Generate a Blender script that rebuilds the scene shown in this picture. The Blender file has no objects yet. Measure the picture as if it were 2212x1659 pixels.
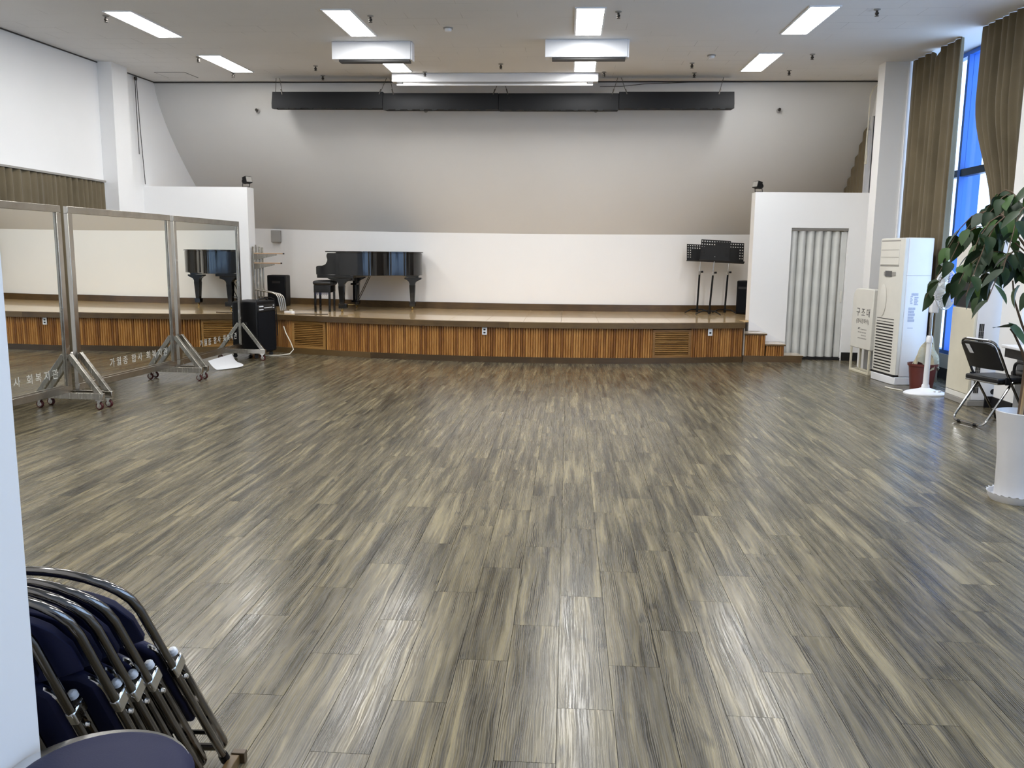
import bpy, bmesh, math, random
from math import pi, sin, cos, radians as R
from mathutils import Vector, Matrix

random.seed(7)
S = bpy.context.scene
COL = S.collection

# ------------------------------------------------------------------ camera
F_PX, W_PX, H_PX = 1820.0, 2212.0, 1659.0
CAM = Vector((0, 0, 1.55))
AX = [[0.9977475351442046, -0.02129213708309788, -0.06361211372135554],
      [0.06611126905161062, 0.15145983360594403, 0.9862500792945191],
      [0.011364691726996156, 0.988234063217057, -0.1525263258570665]]   # rows: world axes in camera (right, up, forward)
cd = bpy.data.cameras.new('camera')
cd.sensor_fit = 'HORIZONTAL'; cd.sensor_width = 36.0; cd.lens = 36.0 * F_PX / W_PX
cd.clip_start = 0.05; cd.clip_end = 200
cam = bpy.data.objects.new('camera', cd); COL.objects.link(cam)
mw = Matrix.Identity(4)
for i in range(3):
    mw[i][0] = AX[i][0]; mw[i][1] = AX[i][1]; mw[i][2] = -AX[i][2]; mw[i][3] = CAM[i]
cam.matrix_world = mw
S.camera = cam

# ------------------------------------------------------------------ view, world, exposure
S.view_settings.view_transform = 'Standard'
S.view_settings.look = 'None'
S.view_settings.gamma = 1.0
S.view_settings.use_curve_mapping = False
S.view_settings.exposure = 0.35
LIGHT_STRENGTH = 26.0
SKY_STRENGTH = 3.2
wd = bpy.data.worlds.new('sky'); S.world = wd; wd.use_nodes = True
wd.node_tree.nodes['Background'].inputs[0].default_value = (0.54, 0.74, 1.08, 1)
wd.node_tree.nodes['Background'].inputs[1].default_value = SKY_STRENGTH
try:
    S.cycles.max_bounces = 10; S.cycles.diffuse_bounces = 6; S.cycles.glossy_bounces = 5
    S.cycles.sample_clamp_indirect = 8.0
    S.cycles.caustics_reflective = False; S.cycles.caustics_refractive = False
    S.cycles.use_denoising = True
except Exception:
    pass

# ------------------------------------------------------------------ helpers: colour, materials
def s2l(c):
    c /= 255.0
    return c / 12.92 if c <= 0.04045 else ((c + 0.055) / 1.055) ** 2.4
def rgb(r, g, b): return (s2l(r), s2l(g), s2l(b), 1.0)

class NT:
    def __init__(s, name):
        s.m = bpy.data.materials.new(name); s.m.use_nodes = True
        s.t = s.m.node_tree; s.b = s.t.nodes['Principled BSDF']
    def n(s, typ, **kw):
        nd = s.t.nodes.new(typ)
        ins = kw.pop('ins', {})
        for k, v in kw.items(): setattr(nd, k, v)
        for k, v in ins.items(): s.put(nd.inputs[k], v)
        return nd
    def put(s, sock, v):
        if isinstance(v, bpy.types.NodeSocket): s.t.links.new(v, sock)
        elif v is not None: sock.default_value = v
    def math(s, op, a, b=None, c=None):
        nd = s.n('ShaderNodeMath', operation=op)
        s.put(nd.inputs[0], a)
        if b is not None: s.put(nd.inputs[1], b)
        if c is not None: s.put(nd.inputs[2], c)
        return nd.outputs[0]
    def comb(s, x, y, z):
        nd = s.n('ShaderNodeCombineXYZ'); s.put(nd.inputs[0], x); s.put(nd.inputs[1], y); s.put(nd.inputs[2], z)
        return nd.outputs[0]
    def noise(s, vec, scale=1.0, detail=2.0, rough=0.5, dist=0.0):
        nd = s.n('ShaderNodeTexNoise'); s.put(nd.inputs['Vector'], vec)
        nd.inputs['Scale'].default_value = scale; nd.inputs['Detail'].default_value = detail
        nd.inputs['Roughness'].default_value = rough; nd.inputs['Distortion'].default_value = dist
        return nd.outputs['Fac']
    def ramp(s, fac, stops, interp='LINEAR'):
        nd = s.n('ShaderNodeValToRGB'); s.put(nd.inputs[0], fac)
        cr = nd.color_ramp; cr.interpolation = interp
        while len(cr.elements) < len(stops): cr.elements.new(0.5)
        for e, (p, c) in zip(cr.elements, stops):
            e.position = p; e.color = c if len(c) == 4 else (*c, 1)
        return nd.outputs[0]
    def mix(s, fac, a, b, mode='MIX'):
        nd = s.n('ShaderNodeMix', data_type='RGBA', blend_type=mode)
        s.put(nd.inputs[0], fac); s.put(nd.inputs[6], a); s.put(nd.inputs[7], b)
        return nd.outputs[2]
    def out(s, **kw):
        for k, v in kw.items(): s.put(s.b.inputs[k.replace('_', ' ')], v)
        return s.m
    def bump(s, h, strength=0.2, dist=0.01):
        nd = s.n('ShaderNodeBump'); nd.inputs['Strength'].default_value = strength
        nd.inputs['Distance'].default_value = dist; s.put(nd.inputs['Height'], h)
        s.put(s.b.inputs['Normal'], nd.outputs[0])
    def objvec(s): return s.n('ShaderNodeTexCoord').outputs['Object']
    def pos(s): return s.n('ShaderNodeNewGeometry').outputs['Position']
    def rnd(s): return s.n('ShaderNodeObjectInfo').outputs['Random']

def plain(name, col, rough=0.5, metal=0.0, var=0.06, scale=6.0, bump=0.0, bscale=120.0, spec=0.5, **kw):
    k = NT(name)
    v = k.objvec()
    f = k.noise(v, scale, 3.0)
    lo = tuple(c * (1 - var) for c in col[:3]) + (1,)
    hi = tuple(min(1, c * (1 + var)) for c in col[:3]) + (1,)
    k.out(Base_Color=k.ramp(f, [(0.25, lo), (0.75, hi)]), Metallic=metal)
    k.b.inputs['Specular IOR Level'].default_value = spec
    r2 = k.math('MULTIPLY_ADD', f, 0.12, rough - 0.06)
    k.put(k.b.inputs['Roughness'], r2)
    if bump: k.bump(k.noise(v, bscale, 2.0), bump, 0.002)
    for a, b in kw.items(): k.out(**{a: b})
    return k.m

M = {}
M['wall'] = plain('white_paint', rgb(239, 239, 239), 0.55, var=0.015, scale=1.2, bump=0.03, bscale=300, spec=0.3)
M['wall_shell'] = plain('shaded_white_paint', rgb(214, 213, 211), 0.6, var=0.02, scale=0.9, bump=0.03, bscale=300, spec=0.25)  # white wall too; shade on the downward-facing shell is put into the colour
M['white_plastic'] = plain('white_plastic', rgb(232, 233, 236), 0.32, var=0.02)
M['ivory'] = plain('ivory_plastic', rgb(221, 219, 211), 0.4, var=0.04, scale=4)
M['beige'] = plain('beige_panel', rgb(216, 210, 190), 0.4, var=0.05, scale=5)
M['grey_plastic'] = plain('grey_plastic', rgb(150, 147, 142), 0.5)
M['dark_plastic'] = plain('dark_plastic', rgb(26, 26, 27), 0.5)
M['black_paint'] = plain('black_paint', rgb(13, 13, 15), 0.55, spec=0.25)
M['black_cloth'] = plain('black_grille_cloth', rgb(15, 17, 22), 0.85, bump=0.4, bscale=400, spec=0.2)
M['piano'] = plain('piano_lacquer', rgb(7, 7, 9), 0.09, var=0.02, spec=0.6)
M['black_vinyl'] = plain('black_vinyl', rgb(24, 24, 26), 0.42, bump=0.25, bscale=260)
M['navy_vinyl'] = plain('navy_vinyl', rgb(27, 31, 62), 0.6, bump=0.15, bscale=320, spec=0.25)
M['chrome'] = plain('chrome', rgb(205, 205, 205), 0.1, metal=1.0, var=0.04)
M['dark_chrome'] = plain('darkened_chrome', rgb(120, 118, 116), 0.12, metal=1.0, var=0.1, scale=9)  # dark surroundings mirrored in the chrome are put into its base colour
M['batten'] = plain('charcoal_metal', rgb(24, 25, 27), 0.7, var=0.08, scale=3, spec=0.25)
M['dark_metal'] = plain('dark_metal', rgb(66, 62, 58), 0.4, metal=0.6)
M['wire'] = plain('steel_wire', rgb(96, 92, 86), 0.4, metal=0.5)
M['brass'] = plain('brass', rgb(190, 165, 105), 0.25, metal=1.0)
M['red_wheel'] = plain('red_urethane', rgb(70, 16, 18), 0.45)
M['red_plastic'] = plain('maroon_plastic', rgb(98, 46, 40), 0.4, var=0.06)
M['soil'] = plain('soil', rgb(70, 64, 58), 0.95, var=0.3, scale=60, bump=0.8, bscale=90)
M['pot'] = plain('pot_ceramic', rgb(212, 211, 212), 0.4, var=0.04, scale=5, bump=0.06, bscale=80)
M['blue_frame'] = plain('blue_window_frame', rgb(52, 112, 205), 0.4, var=0.04)
M['navy_frame'] = plain('navy_window_frame', rgb(26, 32, 44), 0.4)
M['black_base'] = plain('black_baseboard', rgb(20, 20, 23), 0.5)
M['cord_white'] = plain('white_cord', rgb(225, 220, 205), 0.5)
M['cord_dark'] = plain('dark_cord', rgb(62, 60, 58), 0.6)
M['paper'] = plain('white_paper', rgb(228, 229, 232), 0.6, var=0.02)
M['label'] = plain('printed_label', rgb(176, 182, 200), 0.5, var=0.2, scale=120)
M['ink'] = plain('black_ink', rgb(48, 46, 46), 0.6)
M['desk_grey'] = plain('desk_grey_steel', rgb(72, 74, 80), 0.45)
M['bark'] = plain('bark', rgb(92, 74, 58), 0.8, var=0.25, scale=40, bump=0.5, bscale=60)
M['stake'] = plain('bamboo_stake', rgb(158, 134, 98), 0.6, var=0.15, scale=18)
M['etch'] = plain('etched_lettering', rgb(206, 204, 194), 0.6)
M['fabric_tan'] = plain('crumpled_canvas', rgb(172, 164, 140), 0.9, var=0.15, bump=0.3, bscale=200)
M['screen_grey'] = plain('display_grey', rgb(74, 74, 76), 0.25)
M['cartridge_red'] = plain('oxide_red', rgb(120, 60, 40), 0.5)

def wood(name, c0, c1, c2, rough=0.35, along='z', fine=60, rnd=0.35, coat=0.0):
    k = NT(name)
    v = k.objvec()
    sx = k.n('ShaderNodeSeparateXYZ'); k.put(sx.inputs[0], v)
    r = k.rnd()
    x, y, z = sx.outputs
    a, b, c = {'z': (x, y, z), 'x': (y, z, x), 'y': (x, z, y)}[along]
    off = k.math('MULTIPLY', r, 37.0)
    vec = k.comb(k.math('MULTIPLY_ADD', a, fine, off), k.math('MULTIPLY_ADD', b, fine, off), k.math('MULTIPLY_ADD', c, 2.2, off))
    f = k.noise(vec, 1.0, 4.0, 0.6)
    vec2 = k.comb(k.math('ADD', a, off), k.math('ADD', b, off), k.math('MULTIPLY_ADD', c, 3.0, off))
    f2 = k.noise(vec2, 1.3, 2.0)
    ff = k.math('ADD', k.math('MULTIPLY_ADD', r, rnd, -rnd / 2), k.math('MULTIPLY_ADD', f2, 0.5, k.math('MULTIPLY', f, 0.5)))
    k.out(Base_Color=k.ramp(ff, [(0.28, c0), (0.5, c1), (0.72, c2)]), Roughness=k.math('MULTIPLY_ADD', f, 0.12, rough - 0.05))
    if coat: k.b.inputs['Coat Weight'].default_value = coat; k.b.inputs['Coat Roughness'].default_value = 0.05
    k.bump(f, 0.12, 0.002)
    return k.m
M['slat'] = wood('varnished_slat', rgb(122, 76, 32), rgb(158, 106, 50), rgb(186, 134, 72), 0.42, 'z', 60, 0.42)
M['vent_wood'] = wood('vent_wood', rgb(112, 78, 36), rgb(148, 106, 54), rgb(176, 134, 76), 0.42, 'x', 60, 0.25)
M['brown_trim'] = wood('brown_trim', rgb(66, 50, 30), rgb(86, 66, 40), rgb(104, 82, 50), 0.35, 'x', 50, 0.5)
M['dark_wood'] = wood('dark_wood', rgb(70, 48, 24), rgb(84, 58, 30), rgb(96, 68, 36), 0.6, 'x', 50, 0.1)
M['deck'] = wood('stage_deck', rgb(190, 160, 114), rgb(208, 178, 132), rgb(220, 194, 150), 0.18, 'y', 20, 0.15, 0.6)
M['tread'] = wood('step_tread', rgb(176, 160, 140), rgb(196, 182, 164), rgb(208, 196, 180), 0.2, 'x', 20, 0.2, 0.3)
M['board'] = wood('ply_board', rgb(150, 120, 92), rgb(172, 142, 112), rgb(190, 160, 130), 0.5, 'x', 40, 0.2)

# stainless steel: brushed, slightly streaked
k = NT('stainless')
v = k.objvec()
sx = k.n('ShaderNodeSeparateXYZ'); k.put(sx.inputs[0], v)
f = k.noise(k.comb(k.math('MULTIPLY', sx.outputs[0], 90), k.math('MULTIPLY', sx.outputs[1], 6), k.math('MULTIPLY', sx.outputs[2], 6)), 1.0, 3)
k.out(Base_Color=k.ramp(f, [(0.2, rgb(165, 161, 154)), (0.8, rgb(196, 192, 184))]), Metallic=1.0, Roughness=k.math('MULTIPLY_ADD', f, 0.2, 0.14))
M['steel'] = k.m
k = NT('mirror_silver')
k.out(Base_Color=(0.83, 0.84, 0.79, 1), Metallic=1.0, Roughness=k.math('MULTIPLY', k.noise(k.objvec(), 3, 2), 0.012))
M['mirror'] = k.m
# stretched curtain cloth
k = NT('olive_curtain_cloth')
v = k.objvec()
f = k.noise(v, 180, 3); g = k.noise(v, 2.5, 2)
k.out(Base_Color=k.mix(k.math('MULTIPLY', f, 0.5), k.ramp(g, [(0.3, rgb(98, 87, 65)), (0.7, rgb(116, 104, 80))]), rgb(76, 67, 50)), Roughness=0.85)
k.b.inputs['Sheen Weight'].default_value = 0.15
k.bump(f, 0.25, 0.002)
M['curtain'] = k.m
# leaves
k = NT('leaf_green')
r = k.rnd()
v = k.objvec()
g = k.noise(v, 14, 2)
k.out(Base_Color=k.mix(k.math('MULTIPLY', g, 0.5), k.ramp(r, [(0.0, rgb(26, 44, 24)), (0.6, rgb(34, 56, 26)), (0.85, rgb(62, 96, 34)), (1.0, rgb(92, 112, 80))]), rgb(30, 48, 26)), Roughness=0.5)
k.b.inputs['Specular IOR Level'].default_value = 0.3
k.b.inputs['Transmission Weight'].default_value = 0.0
M['leaf'] = k.m
# glass
k = NT('window_glass')
k.t.nodes.remove(k.b)
tr = k.n('ShaderNodeBsdfTransparent'); tr.inputs[0].default_value = (0.93, 0.96, 0.97, 1)
gs = k.n('ShaderNodeBsdfGlossy'); gs.inputs['Roughness'].default_value = 0.02
mx = k.n('ShaderNodeMixShader'); mx.inputs[0].default_value = 0.06; k.put(mx.inputs[1], tr.outputs[0]); k.put(mx.inputs[2], gs.outputs[0])
k.put(k.t.nodes['Material Output'].inputs[0], mx.outputs[0])
M['glass'] = k.m
M['dark_glass'] = plain('dark_window_glass', rgb(14, 16, 26), 0.08, var=0.1)
# lamp diffuser
k = NT('lamp_diffuser')
k.out(Base_Color=(0.9, 0.9, 0.9, 1), Emission_Color=(1.0, 0.99, 0.965, 1), Emission_Strength=LIGHT_STRENGTH)
M['lamp'] = k.m
# ceiling board: painted tiles with very faint, broken joints
k = NT('ceiling_board')
p = k.pos()
br = k.n('ShaderNodeTexBrick', offset=0.5)
k.put(br.inputs['Vector'], p); br.inputs['Scale'].default_value = 1.0
br.inputs['Brick Width'].default_value = 0.6; br.inputs['Row Height'].default_value = 0.3
br.inputs['Mortar Size'].default_value = 0.003; br.inputs['Mortar Smooth'].default_value = 0.3
gate = k.ramp(k.noise(p, 1.1, 2), [(0.5, (0, 0, 0, 1)), (0.62, (1, 1, 1, 1))])
fine = k.noise(p, 220, 2)
base = k.ramp(k.noise(p, 0.7, 3), [(0.3, rgb(226, 225, 224)), (0.7, rgb(233, 232, 231))])
col = k.mix(k.math('MULTIPLY', k.math('MULTIPLY', br.outputs['Fac'], gate), 0.5), base, rgb(130, 128, 126))
k.out(Base_Color=k.mix(k.math('MULTIPLY', fine, 0.2), col, rgb(170, 168, 166)), Roughness=0.8)
k.bump(fine, 0.15, 0.002)
M['ceiling'] = k.m

# laminate floor planks: colour follows each plank (world grid equals the plank geometry)
PW, PL, PX0, PY0, PSH = 0.193, 0.97, -0.006, 2.715, 0.3233
k = NT('laminate_plank')
p = k.pos()
sx = k.n('ShaderNodeSeparateXYZ'); k.put(sx.inputs[0], p)
X, Y = sx.outputs[0], sx.outputs[1]
ci = k.math('FLOOR', k.math('DIVIDE', k.math('SUBTRACT', X, PX0), PW))
ri = k.math('FLOOR', k.math('DIVIDE', k.math('SUBTRACT', Y, k.math('MULTIPLY_ADD', ci, PSH, PY0)), PL))
wn = k.n('ShaderNodeTexWhiteNoise', noise_dimensions='3D'); k.put(wn.inputs['Vector'], k.comb(ci, ri, 3.3))
rc = k.n('ShaderNodeSeparateColor'); k.put(rc.inputs[0], wn.outputs['Color'])
r1, r2, r3 = rc.outputs
warp = k.noise(k.comb(k.math('MULTIPLY_ADD', X, 9, k.math('MULTIPLY', r1, 50)), k.math('MULTIPLY', Y, 2.2), k.math('MULTIPLY', r2, 40)), 1, 2)
u = k.math('MULTIPLY_ADD', warp, 0.035, X)
# broad streaks about 3-6 cm wide
band = k.noise(k.comb(k.math('MULTIPLY_ADD', u, 25, k.math('MULTIPLY', r1, 90)), k.math('MULTIPLY_ADD', Y, 1.25, k.math('MULTIPLY', r3, 30)), k.math('MULTIPLY', r2, 70)), 1, 2.5, 0.55)
# fine brushed grain
grain = k.noise(k.comb(k.math('MULTIPLY_ADD', u, 210, k.math('MULTIPLY', r3, 90)), k.math('MULTIPLY', Y, 3.2), k.math('MULTIPLY', r1, 70)), 1, 3, 0.6)
gl = k.ramp(grain, [(0.40, (0, 0, 0, 1)), (0.56, (1, 1, 1, 1))])
# cathedral figure
wv = k.n('ShaderNodeTexWave', wave_type='BANDS', bands_direction='X')
k.put(wv.inputs['Vector'], k.comb(k.math('MULTIPLY_ADD', u, 1.0, r2), k.math('MULTIPLY', Y, 0.09), r1))
wv.inputs['Scale'].default_value = 40; wv.inputs['Distortion'].default_value = 7.0; wv.inputs['Detail'].default_value = 2; wv.inputs['Detail Scale'].default_value = 0.9
# dark knots and cracks
kn = k.noise(k.comb(k.math('MULTIPLY_ADD', u, 13, k.math('MULTIPLY', r2, 60)), k.math('MULTIPLY_ADD', Y, 5.0, k.math('MULTIPLY', r1, 60)), 0.0), 1, 1.5)
knf = k.ramp(kn, [(0.25, (1, 1, 1, 1)), (0.35, (0, 0, 0, 1))])
cr = k.noise(k.comb(k.math('MULTIPLY_ADD', u, 70, k.math('MULTIPLY', r3, 60)), k.math('MULTIPLY_ADD', Y, 3.0, k.math('MULTIPLY', r2, 60)), 0.0), 1, 1.0)
crf = k.ramp(cr, [(0.24, (1, 1, 1, 1)), (0.28, (0, 0, 0, 1))])
base = k.ramp(k.math('ADD', k.math('MULTIPLY_ADD', band, 1.25, -0.125), k.math('MULTIPLY_ADD', r3, 0.10, -0.05)), [(0.30, rgb(46, 43, 36)), (0.41, rgb(71, 66, 53)), (0.52, rgb(94, 87, 69)), (0.62, rgb(114, 105, 82)), (0.72, rgb(143, 132, 103))])
c1 = k.mix(k.math('MULTIPLY', k.math('SUBTRACT', 1.0, gl), 0.55), base, rgb(26, 24, 22))
wl = k.ramp(wv.outputs['Fac'], [(0.45, (0, 0, 0, 1)), (0.85, (1, 1, 1, 1))])
wm = k.noise(k.comb(k.math('MULTIPLY_ADD', X, 11, k.math('MULTIPLY', r3, 40)), k.math('MULTIPLY_ADD', Y, 1.3, k.math('MULTIPLY', r1, 20)), 0.5), 1, 1)
wm = k.ramp(wm, [(0.35, (0.12, 0.12, 0.12, 1)), (0.62, (0.62, 0.62, 0.62, 1))])
c2 = k.mix(k.math('MULTIPLY', wl, wm), c1, rgb(138, 127, 103))
c3 = k.mix(k.math('MULTIPLY', knf, 0.6), c2, rgb(30, 30, 31))
c4 = k.mix(k.math('MULTIPLY', crf, 0.7), c3, rgb(16, 15, 14))
tint = k.math('MULTIPLY_ADD', r2, 0.16, 0.88)
c5 = k.mix(1.0, c4, k.comb(tint, tint, k.math('MULTIPLY', tint, 0.99)), 'MULTIPLY')
k.out(Base_Color=c5, Roughness=k.math('MULTIPLY_ADD', k.math('SUBTRACT', 1.0, gl), 0.14, k.math('MULTIPLY_ADD', band, 0.10, 0.15)))
k.b.inputs['Specular IOR Level'].default_value = 0.5
k.bump(gl, 0.06, 0.0012)
M['plank'] = k.m
M['subfloor'] = plain('subfloor', rgb(24, 21, 19), 0.9)

# ------------------------------------------------------------------ helpers: mesh building
class MB:
    def __init__(s): s.v = []; s.f = []
    def add(s, vs, fs):
        o = len(s.v); s.v += [tuple(x) for x in vs]; s.f += [tuple(i + o for i in f) for f in fs]; return s
    def box(s, x0, y0, z0, x1, y1, z1, m=None):
        vs = [Vector(q) for q in ((x0, y0, z0), (x1, y0, z0), (x1, y1, z0), (x0, y1, z0), (x0, y0, z1), (x1, y0, z1), (x1, y1, z1), (x0, y1, z1))]
        if m is not None: vs = [m @ q for q in vs]
        return s.add(vs, [(0, 3, 2, 1), (4, 5, 6, 7), (0, 1, 5, 4), (1, 2, 6, 5), (2, 3, 7, 6), (3, 0, 4, 7)])
    def bar(s, a, b, w, h, up=(0, 0, 1)):
        """rectangular bar from a to b, w across, h along up"""
        a, b = Vector(a), Vector(b); d = (b - a).normalized(); u = Vector(up)
        sd = d.cross(u)
        if sd.length < 1e-4: sd = d.cross(Vector((1, 0, 0)))
        sd.normalize(); u = sd.cross(d)
        vs = []
        for p in (a, b):
            for i, j in ((-1, -1), (1, -1), (1, 1), (-1, 1)):
                vs.append(p + sd * (i * w / 2) + u * (j * h / 2))
        return s.add(vs, [(3, 2, 1, 0), (4, 5, 6, 7), (0, 1, 5, 4), (1, 2, 6, 5), (2, 3, 7, 6), (3, 0, 4, 7)])
    def prism(s, pts, z0, z1, m=None):
        n = len(pts)
        vs = [Vector((x, y, z0)) for x, y in pts] + [Vector((x, y, z1)) for x, y in pts]
        if m is not None: vs = [m @ q for q in vs]
        return s.add(vs, [tuple(range(n - 1, -1, -1)), tuple(range(n, 2 * n))] + [(i, (i + 1) % n, n + (i + 1) % n, n + i) for i in range(n)])
    def tube(s, pts, r, n=8, closed=False, caps=True):
        P = [Vector(p) for p in pts]; k = len(P)
        rs = r if isinstance(r, (list, tuple)) else [r] * k
        def tan(i):
            if closed: return (P[(i + 1) % k] - P[i - 1]).normalized()
            return (P[min(i + 1, k - 1)] - P[max(i - 1, 0)]).normalized()
        t = tan(0); a = t.cross(Vector((0, 0, 1)))
        if a.length < 0.05: a = t.cross(Vector((0, 1, 0)))
        a.normalize(); vs = []
        for i in range(k):
            t = tan(i); a = (a - t * a.dot(t)).normalized(); b = t.cross(a)
            for j in range(n):
                w = 2 * pi * j / n
                vs.append(P[i] + (a * cos(w) + b * sin(w)) * rs[i])
        fs = []
        for i in range(k if closed else k - 1):
            i2 = (i + 1) % k
            for j in range(n):
                j2 = (j + 1) % n
                fs.append((i * n + j, i * n + j2, i2 * n + j2, i2 * n + j))
        if caps and not closed:
            fs.append(tuple(range(n - 1, -1, -1))); fs.append(tuple((k - 1) * n + j for j in range(n)))
        return s.add(vs, fs)
    def cyl(s, a, b, r, n=12): return s.tube([a, b], r, n)
    def lathe(s, prof, n=24, m=None, cx=0, cy=0):
        k = len(prof); vs = []
        for r, z in prof:
            for j in range(n):
                w = 2 * pi * j / n
                q = Vector((cx + r * cos(w), cy + r * sin(w), z)); vs.append(m @ q if m is not None else q)
        fs = [(i * n + j, i * n + (j + 1) % n, (i + 1) * n + (j + 1) % n, (i + 1) * n + j) for i in range(k - 1) for j in range(n)]
        if prof[0][0] > 1e-5: fs.append(tuple(range(n - 1, -1, -1)))
        if prof[-1][0] > 1e-5: fs.append(tuple((k - 1) * n + j for j in range(n)))
        return s.add(vs, fs)
    def grid(s, fn, nu, nv):
        vs = [fn(i / nu, j / nv) for j in range(nv + 1) for i in range(nu + 1)]
        return s.add(vs, [(j * (nu + 1) + i, j * (nu + 1) + i + 1, (j + 1) * (nu + 1) + i + 1, (j + 1) * (nu + 1) + i) for j in range(nv) for i in range(nu)])
    def sheet(s, fn, nu, nv, th):
        """a grid with thickness th (fn returns the point; offset by its normal)"""
        P = [[Vector(fn(i / nu, j / nv)) for i in range(nu + 1)] for j in range(nv + 1)]
        vs = []
        for sg in (0.5, -0.5):
            for j in range(nv + 1):
                for i in range(nu + 1):
                    a = P[j][min(i + 1, nu)] - P[j][max(i - 1, 0)]; b = P[min(j + 1, nv)][i] - P[max(j - 1, 0)][i]
                    n = a.cross(b); n = n.normalized() if n.length > 1e-9 else Vector((0, 0, 1))
                    vs.append(P[j][i] + n * th * sg)
        N = (nu + 1) * (nv + 1); ix = lambda i, j: j * (nu + 1) + i
        fs = []
        for j in range(nv):
            for i in range(nu):
                q = (ix(i, j), ix(i + 1, j), ix(i + 1, j + 1), ix(i, j + 1)); fs.append(q); fs.append(tuple(N + x for x in reversed(q)))
        for i in range(nu):
            fs.append((ix(i + 1, 0), ix(i, 0), N + ix(i, 0), N + ix(i + 1, 0))); fs.append((ix(i, nv), ix(i + 1, nv), N + ix(i + 1, nv), N + ix(i, nv)))
        for j in range(nv):
            fs.append((ix(0, j), ix(0, j + 1), N + ix(0, j + 1), N + ix(0, j))); fs.append((ix(nu, j + 1), ix(nu, j), N + ix(nu, j), N + ix(nu, j + 1)))
        return s.add(vs, fs)

def mesh(name, mb, mat, sharp=35.0):
    me = bpy.data.meshes.new(name); me.from_pydata(mb.v, [], mb.f); me.validate()
    me.polygons.foreach_set('use_smooth', [True] * len(me.polygons))
    me.set_sharp_from_angle(angle=R(sharp))
    me.materials.append(M[mat] if isinstance(mat, str) else mat)
    me.update(); return me
def obj(name, mb, mat, parent=None, bevel=0.0, label=None, loc=None, sharp=35.0, kind=None):
    o = bpy.data.objects.new(name, mesh(name, mb, mat, sharp) if isinstance(mb, MB) else mb)
    COL.objects.link(o)
    if parent is not None: o.parent = parent
    if loc is not None: o.location = loc
    if bevel:
        b = o.modifiers.new('bevel', 'BEVEL'); b.width = bevel; b.segments = 2; b.limit_method = 'ANGLE'; b.angle_limit = R(40)
    if label: o['label'] = label
    if kind: o['kind'] = kind
    return o
def tag(o, label, cat, group=None):
    o['label'] = label; o['category'] = cat
    if group: o['group'] = group
    return o
def thing(name, label, cat, loc=(0, 0, 0), rz=0.0, group=None, rot=None):
    o = bpy.data.objects.new(name, None); COL.objects.link(o); o.empty_display_size = 0.1
    o.location = loc; o.rotation_euler = rot if rot is not None else (0, 0, rz)
    return tag(o, label, cat, group)
def struct(name, mb, mat, parent=None, bevel=0.0, sharp=35.0):
    o = obj(name, mb, mat, parent, bevel, sharp=sharp)
    if parent is None: o['kind'] = 'structure'
    return o
KIDS = {}
def copy_tree(o, parent=None):
    c = o.copy(); COL.objects.link(c)
    if parent is not None: c.parent = parent
    for ch in [x for x in COL.objects if x.parent == o]: copy_tree(ch, c)
    return c
def place(o, loc, rz=None, label=None, rot=None):
    o.location = loc
    if rz is not None: o.rotation_euler = (0, 0, rz)
    if rot is not None: o.rotation_euler = rot
    if label: o['label'] = label
    return o
def text_mesh(name, body, size, mat, mtx, depth=0.0006):
    """flat print: letters lying in the local XY plane of mtx"""
    c = bpy.data.curves.new(name, 'FONT'); c.body = body; c.size = size; c.extrude = depth; c.align_x = 'CENTER'; c.align_y = 'CENTER'
    o = bpy.data.objects.new(name, c); COL.objects.link(o)
    dg = bpy.context.evaluated_depsgraph_get()
    me = bpy.data.meshes.new_from_object(o.evaluated_get(dg))
    bpy.data.objects.remove(o); bpy.data.curves.remove(c)
    me.transform(mtx); me.materials.clear(); me.materials.append(M[mat]); me.name = name
    return me
def frame_mtx(o, x, y):
    """matrix with origin o, local x and y axes"""
    x = Vector(x).normalized(); y = Vector(y); y = (y - x * y.dot(x)).normalized(); z = x.cross(y)
    m = Matrix.Identity(4)
    for i in range(3): m[i][0], m[i][1], m[i][2], m[i][3] = x[i], y[i], z[i], o[i]
    return m
def arc_pts(c, r, a0, a1, n, fn): return [fn(c[0] + r * cos(a0 + (a1 - a0) * i / n), c[1] + r * sin(a0 + (a1 - a0) * i / n)) for i in range(n + 1)]
def round_poly(pts, r, seg=5):
    """polyline with rounded inner corners, 3D"""
    P = [Vector(p) for p in pts]; out = [P[0]]
    for i in range(1, len(P) - 1):
        a, b, c = P[i - 1], P[i], P[i + 1]
        d1 = (a - b); d2 = (c - b); k = min(r, d1.length * 0.49, d2.length * 0.49)
        p, q = b + d1.normalized() * k, b + d2.normalized() * k
        for j in range(seg + 1):
            t = j / seg; out.append(p * (1 - t) ** 2 + b * 2 * t * (1 - t) + q * t * t)
    out.append(P[-1]); return out

# ------------------------------------------------------------------ room dimensions
XL, XR = -6.66, 4.62
def ceil_z(y): return 3.79 + 0.03 * y
def stage_y(x): return 12.03 + 0.053 * (x + 0.75) ** 2
def back_y(x): return 14.58 + 0.04 * (x + 0.6) ** 2
def crease_z(x): return 1.895 + 0.0028 * (x + 0.6) ** 2
ZS = 0.59
ZTOP = 4.2
def shell_pt(x, t):
    """t = 0 at the ceiling, 1 at the crease"""
    zc = crease_z(x); z = ZTOP + (zc - ZTOP) * t
    return (x, 13.62 + (back_y(x) - 13.62) * t ** 1.5, z)

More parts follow.
